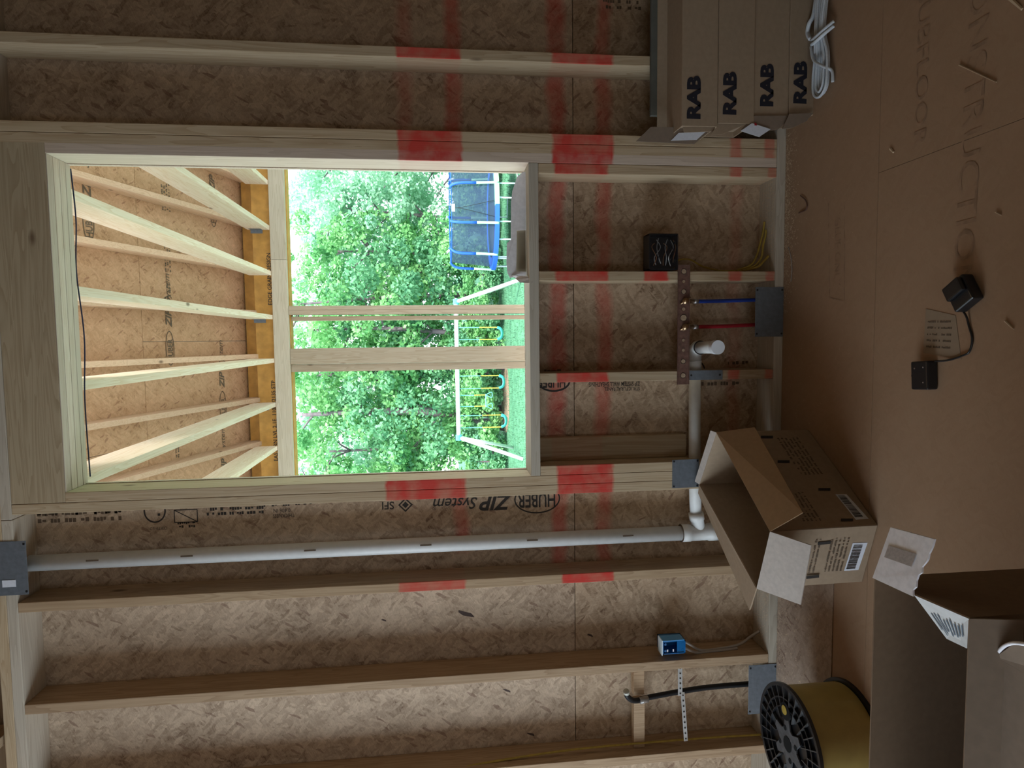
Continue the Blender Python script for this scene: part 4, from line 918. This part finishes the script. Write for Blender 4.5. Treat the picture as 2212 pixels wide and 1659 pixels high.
# trees
def leaf_mat(name, c0, c1, trans=.35):
    m, N, L, b = new_mat(name, .6, .2)
    g = N.new('ShaderNodeNewGeometry'); n = N.new('ShaderNodeTexNoise'); n.inputs['Scale'].default_value = .9; n.inputs['Detail'].default_value = 6; L.new(g.outputs['Position'], n.inputs['Vector'])
    cr = N.new('ShaderNodeValToRGB'); L.new(n.outputs['Fac'], cr.inputs[0]); e = cr.color_ramp.elements; e[0].position = .35; e[0].color = (*c0, 1); e[1].position = .68; e[1].color = (*c1, 1)
    L.new(cr.outputs[0], b.inputs['Base Color'])
    t = N.new('ShaderNodeBsdfTranslucent'); L.new(cr.outputs[0], t.inputs['Color']); mx = N.new('ShaderNodeMixShader'); mx.inputs[0].default_value = trans
    L.new(b.outputs[0], mx.inputs[1]); L.new(t.outputs[0], mx.inputs[2]); L.new(mx.outputs[0], N['Material Output'].inputs[0]); return m
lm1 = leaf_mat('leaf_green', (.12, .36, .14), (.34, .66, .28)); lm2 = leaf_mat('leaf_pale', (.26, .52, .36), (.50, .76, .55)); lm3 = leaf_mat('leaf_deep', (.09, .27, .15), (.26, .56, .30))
bark = flat('bark', (.16, .13, .15), .9, var=.3, scale=6, bump=.5)
def crown_mesh(name, seed, n, R, H, z0, size, nclump):
    rg = np.random.default_rng(seed)
    cl = rg.normal(0, 1, (nclump, 3)); cl /= np.linalg.norm(cl, axis=1)[:, None]; cl *= rg.uniform(.35, 1, (nclump, 1))**.6; cl *= np.array([R, R, H/2]); cl[:, 2] += z0+H/2
    cr_ = rg.uniform(.35, .95, nclump)*R*.36
    idx = rg.integers(0, nclump, n)
    d = rg.normal(0, 1, (n, 3)); d /= np.linalg.norm(d, axis=1)[:, None]
    p = cl[idx] + d*(cr_[idx]*rg.uniform(.55, 1, n)**.5)[:, None]*np.array([1, 1, .75])
    # leaf quad frames
    u = rg.normal(0, 1, (n, 3)); u /= np.linalg.norm(u, axis=1)[:, None]
    nn = d*.6 + rg.normal(0, .6, (n, 3)) + np.array([0, 0, .3]); v = np.cross(nn, u); v /= np.linalg.norm(v, axis=1)[:, None]
    s = size*rg.uniform(.6, 1.3, n)[:, None]
    V = np.empty((n, 4, 3)); V[:, 0] = p - u*s*.55; V[:, 1] = p - v*s*.36; V[:, 2] = p + u*s*.55; V[:, 3] = p + v*s*.36
    me = bpy.data.meshes.new(name); me.vertices.add(n*4); me.vertices.foreach_set('co', V.reshape(-1)); me.loops.add(n*4); me.loops.foreach_set('vertex_index', np.arange(n*4)); me.polygons.add(n); me.polygons.foreach_set('loop_start', np.arange(n)*4); me.polygons.foreach_set('loop_total', np.full(n, 4)); me.update(); me.validate(); return me, cl
crowns = [crown_mesh('crown', 1, 9000, 2.6, 7.5, 1.6, .17, 60), crown_mesh('crown', 2, 9000, 2.9, 8.5, 2.0, .19, 70), crown_mesh('crown', 3, 8000, 2.4, 6.0, .8, .16, 50)]
low = [crown_mesh('bush_crown', 5, 3600, 1.5, 2.1, .0, .13, 30), crown_mesh('bush_crown', 6, 3600, 1.7, 2.6, .0, .14, 30)]
def tree(x, y, kind, sc, mat, label, lean=0, tr_=.13):
    t = thing('tree', label, 'tree', (x, y, GZ), 'trees beyond the lawn')
    me, cl = crowns[kind]; m2 = me.copy(); m2.materials.append(mat); o = bpy.data.objects.new('crown', m2); link(o, t); o.scale = (sc, sc, sc); o.rotation_euler = (0, 0, x*1.7); o['kind'] = 'stuff'
    mb = MB(); top = 8.0*sc; base = Vector((x, y, GZ))
    pts = smooth_path([base-ZP*.1, base+Vector((lean*.2, 0, top*.3)), base+Vector((lean*.6+.1, 0, top*.6)), base+Vector((lean, .1, top))], 5); n = len(pts)
    mb.tube(pts, [tr_*(1.25-1.0*i/n) for i in range(n)], 10); mb.build('trunk', bark, t, True)
    mb = MB(); r = random.Random(int(x*31+y))
    for k in range(9):
        i = r.randint(int(n*.25), n-2); p = pts[i]; a = r.uniform(0, 6.28); d = Vector((math.cos(a), math.sin(a)*.7, r.uniform(.35, .9)))*r.uniform(1.2, 2.4)*sc
        mb.tube(smooth_path([p, p+d*.5+Vector((0, 0, .1)), p+d], 3), [.05, .045, .04, .034, .028, .02, .012], 6)
    tag(mb.build('branches', bark, t, True), kind='stuff')
    return t
lab = ['left end of the row', 'next in from the left end', 'behind the trapeze bar', 'behind the wide porch post', 'between the porch posts', 'behind the swing frame corner', 'behind the trampoline net', 'behind the trampoline centre', 'right end of the row']
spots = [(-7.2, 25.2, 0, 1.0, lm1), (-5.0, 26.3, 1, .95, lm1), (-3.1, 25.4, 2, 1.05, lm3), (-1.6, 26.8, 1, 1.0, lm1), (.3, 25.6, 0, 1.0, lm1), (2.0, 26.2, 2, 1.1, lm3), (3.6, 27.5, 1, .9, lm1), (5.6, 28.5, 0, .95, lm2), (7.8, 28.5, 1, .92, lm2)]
for i, (x, y, k, s, m) in enumerate(spots): tree(x, y, k, s, m, 'leafy green tree beyond the lawn, '+lab[i], lean=rnd.uniform(-.5, .5), tr_=(.22 if i in (2, 3) else .12))
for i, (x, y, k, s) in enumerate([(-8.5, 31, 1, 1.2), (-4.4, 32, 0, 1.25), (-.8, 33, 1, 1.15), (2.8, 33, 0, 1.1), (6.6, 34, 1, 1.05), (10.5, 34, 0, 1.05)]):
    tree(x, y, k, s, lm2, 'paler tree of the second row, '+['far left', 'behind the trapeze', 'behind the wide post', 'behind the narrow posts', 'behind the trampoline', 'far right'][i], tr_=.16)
for i in range(13):
    x = -7.6+1.28*i; y = 24.3+.5*math.sin(i*2.1)+(.9 if 2.6 < x < 7 else 0)
    t = thing('bush', ['low green bush at the far left lawn edge', 'second low bush from the left lawn edge', 'low bush behind the left leg of the swing frame', 'low bush behind the leftmost curved seat', 'low bush behind the trapeze bar', 'low bush beside the mulch patch', 'low bush behind the wide porch post', 'low bush behind the swing between the posts', 'low bush behind the right swing frame corner', 'low bush seen under the left of the trampoline', 'low bush seen under the trampoline middle', 'low bush under the right of the trampoline', 'low bush at the far right lawn edge'][i], 'bush', (x, y, GZ), 'bushes along the lawn edge')
    me, cl = low[i % 2]; m2 = me.copy(); m2.materials.append((lm3, lm1)[i % 2]); o = bpy.data.objects.new('foliage', m2); link(o, t); o.rotation_euler = (0, 0, i); o.scale = (1, 1, .8 if i % 3 else 1.1); o['kind'] = 'stuff'
    MB().tube([(x, y, GZ-.05), (x+.05, y, GZ+1.2)], [.06, .02], 7).build('stem', bark, t, True)
